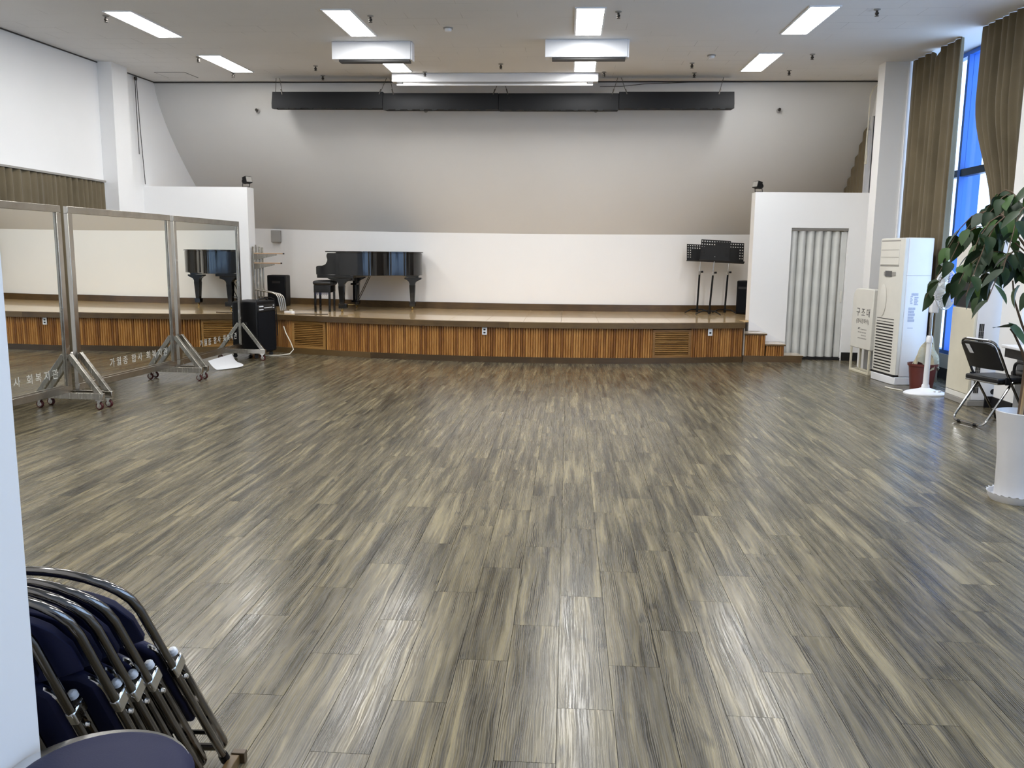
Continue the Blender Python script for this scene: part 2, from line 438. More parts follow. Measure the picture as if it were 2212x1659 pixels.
# floor: dark underlay + planks
struct_floor = struct('floor', MB().box(XL, -1.6, -0.06, 5.1, 16.4, -0.009), 'subfloor')
def vis(x, y):
    d = Vector((x, y, 0)) - CAM
    c = [sum(AX[i][j] * d[i] for i in range(3)) for j in range(3)]
    if c[2] < 0.3: return False
    px = W_PX / 2 + F_PX * c[0] / c[2]; py = H_PX / 2 - F_PX * c[1] / c[2]
    return -60 < px < W_PX + 60 and 0 < py < H_PX + 90
g = 0.0009
full = MB().box(g, g, -0.009, PW - g, PL - g, 0)
full.f = [f for i, f in enumerate(full.f) if i != 0]
plank_mesh = mesh('plank', full, 'plank')
cells = []
for c in range(-36, 28):
    x0 = PX0 + c * PW
    y0 = PY0 + c * PSH
    for r in range(-40, 40):
        y = y0 + r * PL
        if y > 13.3 or y + PL < -1.6 or x0 + PW < XL or x0 > 5.1: continue
        cells.append((x0, y))
ok = [q for q in cells if q[0] >= XL and q[0] + PW <= 4.2 and vis(q[0] + PW / 2, q[1] + PL / 2) and q[1] + PL < 12.4 and q[1] > 0.4 and not (q[0] < -1.2 and q[1] < 1.7)]
ok.sort(key=lambda q: (q[0] + PW / 2) ** 2 + (q[1] + PL / 2) ** 2)
near = set(ok[:295])
for q in ok[:295]:
    obj('plank', plank_mesh, 'plank', struct_floor, loc=(q[0], q[1], 0))
rest = MB()
for q in cells:
    if q in near: continue
    a, b = max(q[0], XL) + g, min(q[0] + PW, 5.1) - g
    y0, y1 = max(q[1], -1.6) + g, min(q[1] + PL, 13.3) - g
    if b - a < 0.01 or y1 - y0 < 0.01: continue
    rest.box(a, y0, -0.009, b, y1, 0)
obj('plank_field', rest, 'plank', struct_floor, kind='stuff')

# ceiling (rises gently towards the stage), with a thin dark shadow gap at the back
def cz(y, d=0.0): return ceil_z(y) + d
mb = MB()
ys = (-1.6, 17.0)
mb.add([(XL - 0.2, ys[0], cz(ys[0])), (5.2, ys[0], cz(ys[0])), (5.2, ys[1], cz(ys[1])), (XL - 0.2, ys[1], cz(ys[1])),
        (XL - 0.2, ys[0], cz(ys[0], .12)), (5.2, ys[0], cz(ys[0], .12)), (5.2, ys[1], cz(ys[1], .12)), (XL - 0.2, ys[1], cz(ys[1], .12))],
       [(0, 1, 2, 3), (7, 6, 5, 4), (0, 4, 5, 1), (1, 5, 6, 2), (2, 6, 7, 3), (3, 7, 4, 0)])
struct('ceiling', mb, 'ceiling')
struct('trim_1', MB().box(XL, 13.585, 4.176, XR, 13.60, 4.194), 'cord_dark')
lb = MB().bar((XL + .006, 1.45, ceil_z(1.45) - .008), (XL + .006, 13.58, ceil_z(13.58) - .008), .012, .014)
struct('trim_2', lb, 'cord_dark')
# left wall and its pillar
struct('wall_left', MB().box(XL - 0.2, 1.2, 0, XL, 16.6, 4.5), 'wall')
struct('wall_left_pillar', MB().box(XL, 11.95, 0, -6.45, 12.38, 4.3), 'wall')
# back wall: upright band below a forward-leaning curved shell
NX = 36
xs = [XL + (XR - XL) * i / NX for i in range(NX + 1)]
def back_fn(u, v):
    x = XL + (XR - XL) * u
    return (x, back_y(x), v * crease_z(x))
mb = MB(); mb.sheet(lambda u, v: back_fn(u, v), NX, 3, 0.02)
struct('wall_back', mb, 'wall', sharp=60)
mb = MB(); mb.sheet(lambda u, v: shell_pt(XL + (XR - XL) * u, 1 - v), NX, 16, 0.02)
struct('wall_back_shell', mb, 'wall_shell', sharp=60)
mb = MB()
bx0, bx1 = XL, XR
mb.sheet(lambda u, v: (bx0 + (bx1 - bx0) * u, back_y(bx0 + (bx1 - bx0) * u) - 0.022, ZS + v * 0.115), NX, 1, 0.022)
struct('baseboard_back', mb, 'brown_trim')
# low partitions either side of the stage
struct('wall_stage_left', MB().box(XL, 13.08, 0, -5.0, 13.36, 2.53), 'wall')
mb = MB()
PY, PB = 13.08, 13.34
DX0, DX1, DZ = 3.33, 4.17, 1.985
mb.box(2.77, PY, 0, DX0, PB, 2.505).box(DX1, PY, 0, XR, PB, 2.505).box(DX0, PY, DZ, DX1, PB, 2.505)
struct('wall_stage_right', mb, 'wall')
struct('baseboard_stage_right', MB().box(DX1 + 0.01, PY - 0.015, 0, XR, PY, 0.125).box(DX0 + 0.02, PY + 0.02, 0, DX1, PY + 0.14, 0.035), 'black_base')
# near walls: the camera looks out of an entry; its left jamb shows at the left edge of the frame
struct('wall_near', MB().box(XL - 0.2, 1.24, 0, -1.004, 1.447, 4.4), 'wall')
struct('wall_entry_left', MB().box(-1.25, -1.6, 0, -1.004, 1.24, 4.2), 'wall')
struct('wall_entry_back', MB().box(-1.25, -1.8, 0, 5.1, -1.6, 4.2), 'wall')
# right side: pillars and window walls
struct('wall_right_pillar', MB().box(4.19, 12.12, 0, 4.50, 12.38, 4.25), 'wall')
struct('wall_right_pier', MB().box(4.50, 8.68, 0, 5.10, 9.08, 4.2), 'wall')
WX = 4.93
def wall_x(x0, x1, y0, y1, z0, z1, mb): return mb.box(x0, y0, z0, x1, y1, z1)
mb = MB()
mb.box(WX, 9.08, 0, WX + 0.2, 12.38, 0.32)                     # sill wall under the tall window
mb.box(4.50, 12.10, 0, WX + 0.2, 12.38, 4.3)                   # beside the far pillar
mb.box(WX, -1.6, 0, WX + 0.2, -0.6, 4.2).box(WX, -0.6, 0, WX + 0.2, 8.2, 0.85).box(WX, 8.2, 0, WX + 0.2, 8.68, 4.2).box(WX, -0.6, 3.6, WX + 0.2, 8.2, 4.2)
struct('wall_right', mb, 'wall')
struct('baseboard_right', MB().box(4.42, 9.085, 0, 4.50, 9.10, 0.12).box(4.485, 8.68, 0, 4.499, 9.09, 0.12).box(WX - 0.015, 9.10, 0, WX - 0.001, 12.08, 0.14), 'black_base')
# wall beside the stage on the right, with its own dark window
mb = MB()
mb.box(XR, 12.38, 0, XR + 0.2, 13.2, 4.3).box(XR, 13.76, 0, XR + 0.2, 16.4, 4.4).box(XR, 13.2, 0, XR + 0.2, 13.76, 1.9).box(XR, 13.2, 3.7, XR + 0.2, 13.76, 4.4)
struct('wall_stage_side_right', mb, 'wall')

def window(name, x, y0, y1, z0, z1, mull_y, bars_z, fm, glass, fw=0.07, md=0.09):
    w = bpy.data.objects.new(name, None); COL.objects.link(w); w.location = (x, y0, z0); w['kind'] = 'structure'
    L, H = y1 - y0, z1 - z0
    m = MB().box(0, 0, 0, .09, L, fw).box(0, 0, H - fw, .09, L, H).box(0, 0, fw, .09, fw, H - fw).box(0, L - fw, fw, .09, L, H - fw)
    obj('window_frame', m, fm, w)
    for a, ww in mull_y: obj('mullion', MB().box(-.02, a - y0 - ww / 2, fw, md, a - y0 + ww / 2, H - fw), fm, w)
    for b, hh in bars_z: obj('transom', MB().box(-.01, fw, b - z0 - hh / 2, .085, L - fw, b - z0 + hh / 2), 'navy_frame' if fm == 'blue_frame' else fm, w)
    ya = [fw] + [q for a, ww in sorted(mull_y) for q in (a - y0 - ww / 2, a - y0 + ww / 2)] + [L - fw]
    za = [fw] + [q for b, hh in sorted(bars_z) for q in (b - z0 - hh / 2, b - z0 + hh / 2)] + [H - fw]
    for i in range(0, len(ya), 2):
        for j in range(0, len(za), 2):
            obj('pane', MB().box(.035, ya[i], za[j], .041, ya[i + 1], za[j + 1]), glass, w)
    return w
window('window_1', WX + 0.02, 9.08, 12.10, 0.32, 4.12, [(11.36, 0.06)], [(2.63, 0.09)], 'blue_frame', 'glass', 0.05, 0.24)
window('window_2', XR + 0.02, 13.2, 13.76, 1.9, 3.7, [], [(2.9, 0.05)], 'navy_frame', 'dark_glass', 0.05)
window('window_3', WX + 0.04, -0.6, 8.2, 0.85, 3.6, [(0.9, 0.1), (2.4, 0.1), (3.9, 0.1), (5.4, 0.1), (6.9, 0.1)], [(2.63, 0.07)], 'blue_frame', 'glass')
obj('window_reveal', MB().box(-.075, .575, .05, -.025, .62, 1.6), 'white_plastic', bpy.data.objects['window_2'])

# folding accordion door in the right partition
door = bpy.data.objects.new('door_1', None); COL.objects.link(door); door.location = (DX0, PY + 0.05, 0); door['kind'] = 'structure'
dw = DX1 - DX0
obj('head_track', MB().box(0, -0.03, DZ - 0.035, dw, 0.06, DZ - 0.001), 'grey_plastic', door)
NP = 6
k = NT('accordion_vinyl'); f = k.noise(k.objvec(), 3, 2)
k.out(Base_Color=k.ramp(f, [(0.3, rgb(202, 203, 200)), (0.7, rgb(216, 217, 214))]), Roughness=0.35)
M['accordion'] = k.m
pw = (dw - 0.09) / NP
pm_ = MB(); pts = []
for i in range(11):
    t = i / 10; pts.append((t * pw, 0.055 - 0.075 * sin(pi * t) ** 0.8))
pts += [(pw, 0.062), (0, 0.062)]
pm_.prism(pts, 0.045, DZ - 0.045)
pme = mesh('panel', pm_, 'accordion', 50)
for i in range(NP): obj('panel', pme, 'accordion', door, loc=(i * pw, 0, 0))
lead = obj('lead_post', MB().box(dw - 0.088, 0.0, 0.04, dw - 0.002, 0.06, DZ - 0.045), 'accordion', door, bevel=0.01)
obj('handle', MB().box(dw - 0.05, -0.02, 0.88, dw - 0.028, 0.0, 1.06), 'ivory', lead, bevel=0.005)

# ------------------------------------------------------------------ stage
SX0, SX1 = -5.0, 2.62
def sx_pts(x0, x1, n, off=0.0): return [(x0 + (x1 - x0) * i / n, stage_y(x0 + (x1 - x0) * i / n) + off) for i in range(n + 1)]
stage = thing('stage', 'low wooden stage with a curved slatted front along the back wall', 'stage', (0, 0, 0))
core = MB()
fr = sx_pts(SX0, SX1, 24, 0.056)
core.prism(fr + [(2.62, 13.075), (2.62, 14.4), (-4.98, 14.4), (-4.98, 13.05)], 0.0, ZS - 0.03)
obj('carcass', core, 'dark_wood', stage)
# deck boards run front to back; joints are open seams
xj = [-5.0 + 0.0] + [-1.7085 - 0.541 * k for k in range(6, 0, -1)] + [-1.7085 + 0.541 * k for k in range(0, 9)]
xj = sorted(set([-6.6, -5.9, -5.44] + [round(-1.168 + 0.541 * k, 4) for k in range(-7, 8)] + [3.35, 4.0, 4.58]))
for a, b in zip(xj[:-1], xj[1:]):
    a2, b2 = a + 0.0015, b - 0.0015
    n = 3
    def fy(x):
        if x < -4.99 or x > 2.72: return 13.37
        return stage_y(min(x, 2.62)) + 0.0405
    lo = [(a2 + (b2 - a2) * i / n) for i in range(n + 1)]
    f1 = [(x, fy(x)) for x in lo]
    if a2 < -4.99 < b2: f1 = [(a2, 13.37), (-4.995, 13.37), (-4.995, fy(-4.98)), (b2, fy(b2))]
    if a2 < 2.72 < b2: f1 = [(a2, fy(a2)), (2.622, fy(2.62)), (2.622, 13.07), (2.765, 13.075), (2.765, 13.37), (b2, 13.37)]
    bk = [(x, back_y(x) - 0.03) for x in reversed(lo)]
    obj('deck_board', MB().prism(f1 + bk, ZS - 0.03, ZS), 'deck', stage)
# nosing in four lengths
for a, b in ((-4.99, -3.2), (-3.198, -0.83), (-0.828, 0.95), (0.952, 2.62)):
    n = 8; o1 = sx_pts(a, b, n, -0.045); o2 = sx_pts(a, b, n, 0.04)
    obj('nosing', MB().prism(o1 + o2[::-1], 0.508, ZS - 0.001), 'brown_trim', stage)
for a, b in ((-4.99, -2.9), (-2.898, -0.5), (-0.498, 2.60)):
    n = 8; o1 = sx_pts(a, b, n, -0.012); o2 = sx_pts(a, b, n, 0.055)
    obj('plinth', MB().prism(o1 + o2[::-1], 0.0, 0.085), 'brown_trim', stage)
# vertical half-round slats; two louvred vents interrupt them
VENTS = [(-4.19, -3.66, 0.105, 0.485), (1.26, 1.79, 0.095, 0.475)]
sm = MB()
sm.prism([(-0.0163, 0.02)] + [(-0.0163 * cos(pi * i / 6), -0.011 * sin(pi * i / 6) + 0.004) for i in range(7)] + [(0.0163, 0.02)], 0.085, 0.508)
slat_me = mesh('slat', sm, 'slat', 60)
x = -4.96
while x < 2.59:
    sl = 0.106 * (x + 0.75)
    if not any(a - 0.03 < x < b + 0.03 for a, b, c, d in VENTS):
        o = obj('slat', slat_me, 'slat', stage, loc=(x, stage_y(x) + 0.012, 0)); o.rotation_euler = (0, 0, math.atan(sl))
    x += 0.0362 / math.sqrt(1 + sl * sl)
for a, b, z0, z1 in VENTS:
    ya, yb_ = stage_y(a), stage_y(b)
    L = math.hypot(b - a, yb_ - ya); rz = math.atan2(yb_ - ya, b - a)
    v = bpy.data.objects.new('vent_grille', None); COL.objects.link(v); v.parent = stage; v.location = (a, ya - 0.005, 0); v.rotation_euler = (0, 0, rz)
    fr = MB().box(-.02, 0, z0 - .02, L + .02, .03, z0 + .015).box(-.02, 0, z1 - .015, L + .02, .03, z1 + .02).box(-.02, 0, z0 + .015, .018, .03, z1 - .015).box(L - .018, 0, z0 + .015, L + .02, .03, z1 - .015)
    obj('vent_frame', fr, 'vent_wood', v, 0.003)
    obj('vent_backing', MB().box(0, .03, z0, L, .035, z1), 'black_base', v)
    n = 13; lm = MB()
    lm.prism([(-.004, -.012), (.020, .004), (.020, .012), (-.004, -.004)], 0.018, L - 0.018, Matrix(((0, 0, 1, 0), (1, 0, 0, 0), (0, 1, 0, 0), (0, 0, 0, 1))))
    lme = mesh('louvre', lm, 'vent_wood')
    for i in range(n): obj('louvre', lme, 'vent_wood', v, loc=(0, 0.004, z0 + 0.03 + (z1 - z0 - 0.05) * i / (n - 1)))
# wall sockets in the stage front
for (x, z, lab) in ((-1.18, 0.452, 'white double socket near the middle of the slatted stage front'), (2.09, 0.456, 'white single socket on the stage front between vent and steps')):
    t = thing('wall_socket', lab, 'socket', (x, stage_y(x) - 0.012, z), math.atan(0.106 * (x + 0.75)))
    obj('plate', MB().box(-.035, -.006, -.055, .035, .004, .055), 'paper', t, 0.003)
    for dz in ((.02, -.022) if x < 0 else (-.012,)):
        obj('outlet', MB().box(-.016, -.008, dz - .012, .016, -.0045, dz + .012), 'dark_plastic', t, 0.002)

# steps at the right end of the stage
st = thing('stage_steps', 'three wooden steps climbing to the right end of the stage', 'steps', (2.64, 12.70, 0))
hs = [(0.0, 0.315, 0.425), (0.315, 0.595, 0.268), (0.595, 0.86, 0.105)]
dp = 0.375
for i, (a, b, z) in enumerate(hs):
    obj('step_core', MB().box(a + (.02 if i else 0.0), .03, 0, b - .012, dp, z - .018), 'tread', st)
    obj('tread', MB().box(a - .005, 0.004, z - .016, b + .012, dp, z), 'tread', st, 0.002)
    obj('tread_edge', MB().box(a - .005, -.012, z - .026, b + .012, 0.002, z - .001), 'brown_trim', st, 0.002)
obj('end_panel', MB().box(-.014, .0, 0, -.002, dp, .56), 'tread', st)
obj('plinth', MB().box(-.014, -.014, 0, .852, .012, .092), 'brown_trim', st)
ssm = {}
for (a, b, z) in hs[:2]:
    w = 0.033
    nx = int((b - a) / w)
    q = MB().prism([(-0.0155, 0.02)] + [(-0.0155 * cos(pi * i / 6), -0.012 * sin(pi * i / 6) + 0.004) for i in range(7)] + [(0.0155, 0.02)], 0.092, z - 0.026)
    qm = mesh('slat', q, 'slat', 60)
    for i in range(nx): obj('slat', qm, 'slat', st, loc=(a + 0.012 + w * (i + 0.5), 0.006, 0))
mb = MB()
mb.prism([(.135, .575), (.135, .43), (.3, .43), (.3, .27), (.55, .27), (.68, .27), (.55, .32), (.4, .41), (.28, .50), (.2, .55)], 0.366, dp - .001, Matrix(((1, 0, 0, 0), (0, 0, 1, 0), (0, 1, 0, 0), (0, 0, 0, 1))))
obj('stringer_board', mb, 'white_plastic', st)

# ------------------------------------------------------------------ ceiling lamps (two rows in view, two more behind the camera's frame)
lx = [-4.86, -2.49, 0.175, 2.54]
rows = [9.80, 12.13]
names_x = ['leftmost column', 'second column from the left', 'third column from the left', 'rightmost column']
LXW, LYW = 0.285, 1.21
proto = None
slope = math.atan(0.03)
for ri, y in enumerate([9.80, 12.13, 7.47, 5.14, 2.81]):
    for ci_, x in enumerate(lx):
        yy = y + (0.0 if not (ri == 1 and ci_ == 1) else 0.0)
        lab = 'flush white ceiling light panel, ' + names_x[ci_] + (', nearer visible row', ', row closer to the stage', ', row just above the frame', ', second row above the frame', ', row over the camera')[ri]
        if proto is None:
            t = thing('ceiling_light', lab, 'lamp', (x, yy, ceil_z(yy)), 0, 'flush light panels in the ceiling')
            a, b = LXW / 2, LYW / 2
            f_ = MB().box(-a - .02, -b - .02, -.012, -a, b + .02, .0).box(a, -b - .02, -.012, a + .02, b + .02, .0).box(-a, -b - .02, -.012, a, -b, 0).box(-a, b, -.012, a, b + .02, 0)
            obj('frame', f_, 'white_plastic', t)
            obj('diffuser', MB().box(-a, -b, -.010, a, b, -.002), 'lamp', t)
            proto = t
        else:
            t = copy_tree(proto); place(t, (x, yy, ceil_z(yy)), 0, lab)
        t.rotation_euler = (slope, 0, 0)

# ceiling units: two white boxes, and the projection screen case
def ceiling_unit(x0, x1, y, z0, label):
    t = thing('ceiling_unit', label, 'air conditioner', ((x0 + x1) / 2, y, z0), 0, 'white box units under the ceiling')
    w = (x1 - x0) / 2; h = ceil_z(y) - z0
    obj('casing', MB().box(-w, 0, 0, w, .17, h), 'white_plastic', t, 0.006)
    obj('end_cover', MB().box(w + .001, .01, -.005, w + .02, .16, h - .003), 'white_plastic', t, 0.004)
    obj('air_slot', MB().box(-w + .085 , .02, -.024, w - .02, .15, -.001), 'dark_plastic', t)
    return t
ceiling_unit(-2.967, -1.985, 10.72, 3.90, 'white box unit with dark slot under the ceiling, the left of two')
ceiling_unit(-0.335, 0.655, 10.66, 3.905, 'white box unit with dark slot under the ceiling, the right of two')
t = thing('projection_screen', 'long white projection screen case hanging under the ceiling in front of the stage', 'screen', (-1.145, 12.88, 4.052))
obj('case', MB().box(-1.525, 0, 0, 1.525, .17, .122), 'white_plastic', t, 0.008)
obj('bottom_bar', MB().box(-1.455, .02, -.052, 1.45, .06, -.026), 'white_plastic', t, 0.006)
for s_ in (-1, 1): obj('end_cap', MB().box(s_ * 1.41 - .04, .01, -.025, s_ * 1.41 + .04, .08, -.001), 'dark_plastic', t)
obj('screen_roll', MB().box(-1.36, .03, -.026, 1.36, .05, -.001), 'grey_plastic', t)

# black border-light batten in four lengths, hung on wires
bt = thing('stage_light_batten', 'long black four-section border light hanging on wires before the stage', 'stage light', (-1.09, 13.1, 3.70))
B0, B1 = -3.49, 3.49
secs = [(B0, -1.77), (-1.77, -0.01), (-0.01, 1.79), (1.79, B1)]
prof = [(0.0, 0.0), (0.0, .07), (.05, .245), (.30, .245), (.30, 0.02)]
YZ = Matrix(((0, 0, 1, 0), (1, 0, 0, 0), (0, 1, 0, 0), (0, 0, 0, 1)))
for i, (a, b) in enumerate(secs):
    dz = (0.015, -0.004, -0.008, 0.012)[i]
    sec = obj('housing', MB().prism(prof, a + .004, b - .004, YZ), 'batten', bt, loc=(0, 0, dz))
    fl = int((b - a) / 0.185)
    for j in range(fl):
        xx = a + .05 + 0.185 * j
        obj('gel_clip', MB().prism([(xx - .035, -.004), (xx + .035, -.004), (xx + .035, .04), (xx - .01, .04)], -.014, .004), 'batten', sec)
def hang(x, y, z, top, nm='hanger_wire'):
    obj(nm, MB().tube([(x, y, z), ((x + top[0]) / 2, (y + top[1]) / 2, (z + top[2]) / 2 - .004), top], .0045, 5), 'wire', bt)
zc_ = ceil_z(13.3) - 3.70
for xw in (-3.44, -1.72, 0.02, 1.80, 3.37):
    for s_ in (-1, 1):
        if (xw < -3.4 and s_ < 0): hang(xw, .06, .24, (xw - .03, .2, zc_ + .002)); continue
        if (xw > 3.3 and s_ > 0): continue
        hang(xw + s_ * .13, .03, .16, (xw + s_ * .025, .2, zc_ + .002))
        obj('turnbuckle', MB().tube([(xw + s_ * .11, .042, .22), (xw + s_ * .085, .058, .30)], .009, 6), 'wire', bt)

# sprinkler heads and detectors
def sprinkler(x, y, z, label, rot=(0, 0, 0)):
    global SPR
    if SPR is None:
        t = thing('sprinkler_head', label, 'sprinkler', (x, y, z), 0, 'sprinkler heads in ceiling and shell', rot)
        obj('escutcheon', MB().lathe([(.0, 0), (.034, 0), (.034, -.006), (.012, -.014), (0, -.014)], 14), 'grey_plastic', t)
        obj('body', MB().lathe([(.0, -.014), (.012, -.014), (.012, -.03), (.02, -.034), (.02, -.05), (.009, -.056), (.009, -.064), (0, -.064)], 12), 'dark_metal', t)
        obj('deflector', MB().lathe([(0, -.064), (.022, -.064), (.022, -.068), (0, -.068)], 12), 'dark_metal', t)
        SPR = t
    else:
        t = copy_tree(SPR); place(t, (x, y, z), None, label, rot)
    return t
SPR = None
sp = [(-5.10, 9.395, 'beside the nearer light of the leftmost column'), (-5.06, 11.647, 'beside the far light of the leftmost column'), (-5.05, 12.82, 'just behind the far light of the leftmost column'),
      (-3.64, 12.296, 'midway between the two left light columns'), (-3.76, 13.068, 'above the left end of the black batten, nearest the shell'), (-2.155, 12.782, 'over the left end of the screen case'),
      (-0.993, 12.199, 'above the middle of the screen case'), (1.628, 12.172, 'right of the screen case under a plain ceiling stretch'), (1.765, 12.904, 'behind the one right of the screen case'),
      (-2.189, 9.472, 'right of the nearer light of the second column'), (0.468, 9.366, 'right of the nearer light of the third column'), (3.103, 9.343, 'right of the nearer light of the rightmost column'),
      (3.082, 11.607, 'right of the far light of the rightmost column'), (3.074, 12.739, 'near the back edge by the right pillar'), (0.459, 12.83, 'just right of the screen case end')]
for x, y, w in sp: sprinkler(x, y, ceil_z(y), 'small dark ceiling sprinkler head ' + w)
for x, y, z, w in [(-5.027, 13.741, 3.771, 'left of the batten'), (-2.295, 13.688, 3.772, 'under the left half of the batten'), (0.377, 13.681, 3.772, 'under the right half of the batten'), (3.185, 13.72, 3.78, 'right of the batten')]:
    sprinkler(x, y - 0.004, z, 'dark sprinkler head low on the back shell, ' + w, (R(-98), 0, 0))
for x, y, w in ((-1.425, 10.045, 'between the two white box units'), (1.804, 11.643, 'left of the far right light panel')):
    t = thing('smoke_detector', 'round white smoke detector on the ceiling ' + w, 'detector', (x, y, ceil_z(y)))
    obj('base', MB().lathe([(0, 0), (.055, 0), (.055, -.014), (0, -.014)], 20), 'grey_plastic', t)
    obj('chamber', MB().lathe([(.042, -.014), (.036, -.04), (.0, -.044)], 20), 'white_plastic', t)
# ceiling access hatch
t = thing('ceiling_hatch', 'square ceiling access hatch with dark edges near the left back corner', 'hatch', (-6.0, 13.0, ceil_z(13.0)), rot=(slope, 0, 0))
obj('hatch_frame', MB().box(-.235, -.24, -.004, -.228, .24, .0).box(.228, -.24, -.004, .235, .24, 0).box(-.228, -.24, -.004, .228, -.233, 0).box(-.228, .233, -.004, .228, .24, 0), 'cord_dark', t)
obj('hatch_panel', MB().box(-.226, -.231, -.005, .226, .231, -.001), 'ceiling', t)
# dark cable along the top of the shell
mb = MB().tube([(.42, 13.3, 4.06), (.75, 13.5, 4.10), (1.1, 13.58, 4.15), (1.8, 13.60, 4.178), (2.6, 13.605, 4.18)], .005, 6)
tag(obj('ceiling_cable', mb, 'cord_dark'), 'dark cable sagging from the screen case along the top of the shell', 'cable')
# curtain pull cords on the left wall
t = thing('wall_pull_cords', 'pair of dark pull cords hanging from a pulley on the left wall', 'cord', (-6.62, 12.95, 0))
obj('pulley', MB().lathe([(0, -.012), (.03, -.012), (.03, .012), (0, .012)], 14, Matrix.Translation((0, 0, 4.12)) @ Matrix.Rotation(pi / 2, 4, 'Y')), 'dark_metal', t)
obj('cord', MB().tube([(0, -.02, 4.11), (.005, -.03, 3.6), (0, -.01, 3.0)], .006, 5), 'cord_dark', t)
obj('cord', MB().tube([(0, .02, 4.11), (.005, .05, 3.4), (.0, .13, 2.56)], .006, 5), 'cord_dark', t)

# ------------------------------------------------------------------ curtains
def curtain_fn(P0, P1, amp, folds, seed, axis, zt, zb, pinch=None):
    rr = random.Random(seed)
    ph = [rr.uniform(0, 6.28) for _ in range(5)]
    A, B = Vector(P0), Vector(P1)
    d = (B - A); n = Vector((-d.y, d.x, 0)).normalized()
    def fn(u, v):
        z0, z1 = zb, zt(u)
        z = z0 + (z1 - z0) * v
        a, b, off = 0.0, 1.0, 0.0
        if pinch: a, b, off = pinch(z)
        uu = a + (b - a) * u
        p = A + d * uu
        w = u + 0.018 * sin(ph[0] + 9 * u) + 0.010 * sin(ph[1] + 23 * u)
        f = sin(2 * pi * folds * w + ph[2] + 0.5 * sin(v * 2.2 + ph[3])) * (0.75 + 0.35 * sin(ph[4] + 17 * u)) + 0.16 * sin(2 * pi * folds * 1.7 * w + ph[3])
        k = amp * (0.55 + 0.45 * (1 - v) ** 0.5)
        q = p + n * (f * k + off)
        return (q.x, q.y, z)
    return fn
def curtain(name, label, fn, nu, nv, extra=None):
    t = thing(name, label, 'curtain', (0, 0, 0))
    mb = MB(); mb.sheet(fn, nu, nv, 0.004)
    obj('cloth', mb, 'curtain', t, sharp=70)
    if extra: extra(t)
    return t
def zt1(u):
    y = 12.08 + (10.60 - 12.08) * u
    return ceil_z(y) - 0.004 - 0.10 * math.exp(-((y - 11.33) / 0.07) ** 2)
curtain('curtain', 'long olive brown curtain hanging behind the tall white air conditioner', curtain_fn((4.535, 12.08, 0), (4.535, 10.60, 0), 0.05, 8.5, 3, 'y', zt1, 0.04), 150, 24)
def zt2(u): return ceil_z(10.1 - u) - 0.004
def pinch2(z):
    t = max(0.0, min(1.0, (3.3 - z) / 1.3)); t = t * t * (3 - 2 * t)
    return (0.24 * t, 1.0 - 0.22 * t, 0.16 * t)
curtain('curtain', 'gathered olive brown curtain above and behind the potted tree', curtain_fn((4.53, 10.12, 0), (4.53, 9.10, 0), 0.048, 6.5, 11, 'y', zt2, 0.04, pinch2), 110, 30)
# curtain at the stage-side window, cut to follow the shell
def stage_curtain(u, v):
    z = 1.97 + (3.68 - 1.97) * v
    t = (ZTOP - z) / (ZTOP - crease_z(4.57)); ye = 13.62 + (back_y(4.57) - 13.62) * max(t, 0) ** 1.5 - 0.035 - 0.03 * abs(sin(z * 19)) * (0.6 + 0.4 * sin(z * 7))
    ye = max(ye, 13.86); y = 13.83 + (ye - 13.83) * u
    return (4.575 + 0.018 * sin(y * 42 + z), y, z)
curtain('curtain', 'olive curtain beside the stage with a ragged edge along the curved shell', stage_curtain, 46, 60)
def rail(t):
    obj('rail', MB().box(-6.655, 8.0, 2.49, -6.585, 11.88, 2.515), 'grey_plastic', t)
curtain('curtain', 'pleated olive brown curtain on the left wall above the mirrors', curtain_fn((-6.61, 11.86, 0), (-6.61, 8.1, 0), 0.036, 30, 5, 'y', lambda u: 2.486, 0.05), 330, 8, rail)
t = thing('pull_cord', 'white pull cord with a looped end hanging at the stage-side window', 'cord', (4.46, 13.45, 0))
obj('cord', MB().tube([(.10, -.1, 4.13), (.03, -.02, 4.05), (0, 0, 3.95), (0, .0, 3.5), (-.005, .0, 3.3), (.0, 0, 3.16)], .010, 6), 'cord_white', t)
obj('loop', MB().tube([(0, .03 * sin(a), 3.08 - .085 * cos(a)) for a in [i * pi / 8 for i in range(16)]], .010, 6, closed=True), 'cord_white', t)
obj('toggle', MB().box(-.01, -.035, 2.955, .01, .035, 3.0), 'cord_white', t, 0.004)

# ------------------------------------------------------------------ tall white air conditioner
t = thing('standing_air_conditioner', 'tall white floor-standing air conditioner with louvred front beside the olive curtain', 'air conditioner', (4.035, 10.60, 0), R(7))
W_, D_, H_ = 0.60, 0.385, 1.80
body = MB(); body.prism([(.07, .0), (D_, .0), (D_, W_), (.07, W_)], 0.10, H_)
obj('body', body, 'white_plastic', t, 0.012)
fb = MB(); fb.prism([(.068, .0), (.068, W_), (.025, W_), (0, W_ - .06), (0, .06), (.025, .0)], 0.12, H_ - .005)
obj('front_panel', fb, 'ivory', t, 0.006)
obj('base', MB().prism([(-.004, .05), (.02, -.006), (D_ + .006, -.006), (D_ + .006, W_ + .006), (.02, W_ + .006), (-.004, W_ - .05)], 0, .095), 'white_plastic', t, 0.008)
obj('base_gap', MB().box(.005, .01, .095, D_ - .01, W_ - .01, .12), 'dark_plastic', t)
og = obj('outlet_flap', MB().box(-.006, .075, 1.47, .001, W_ - .075, 1.755), 'ivory', t, 0.004)
for z in (1.452, 1.757): obj('outlet_gap', MB().box(-.003, .07, z, .001, W_ - .07, z + .014), 'grey_plastic', og)
for z in (1.56, 1.65): obj('outlet_seam', MB().box(-.0075, .08, z, -.006, W_ - .08, z + .005), 'grey_plastic', og)
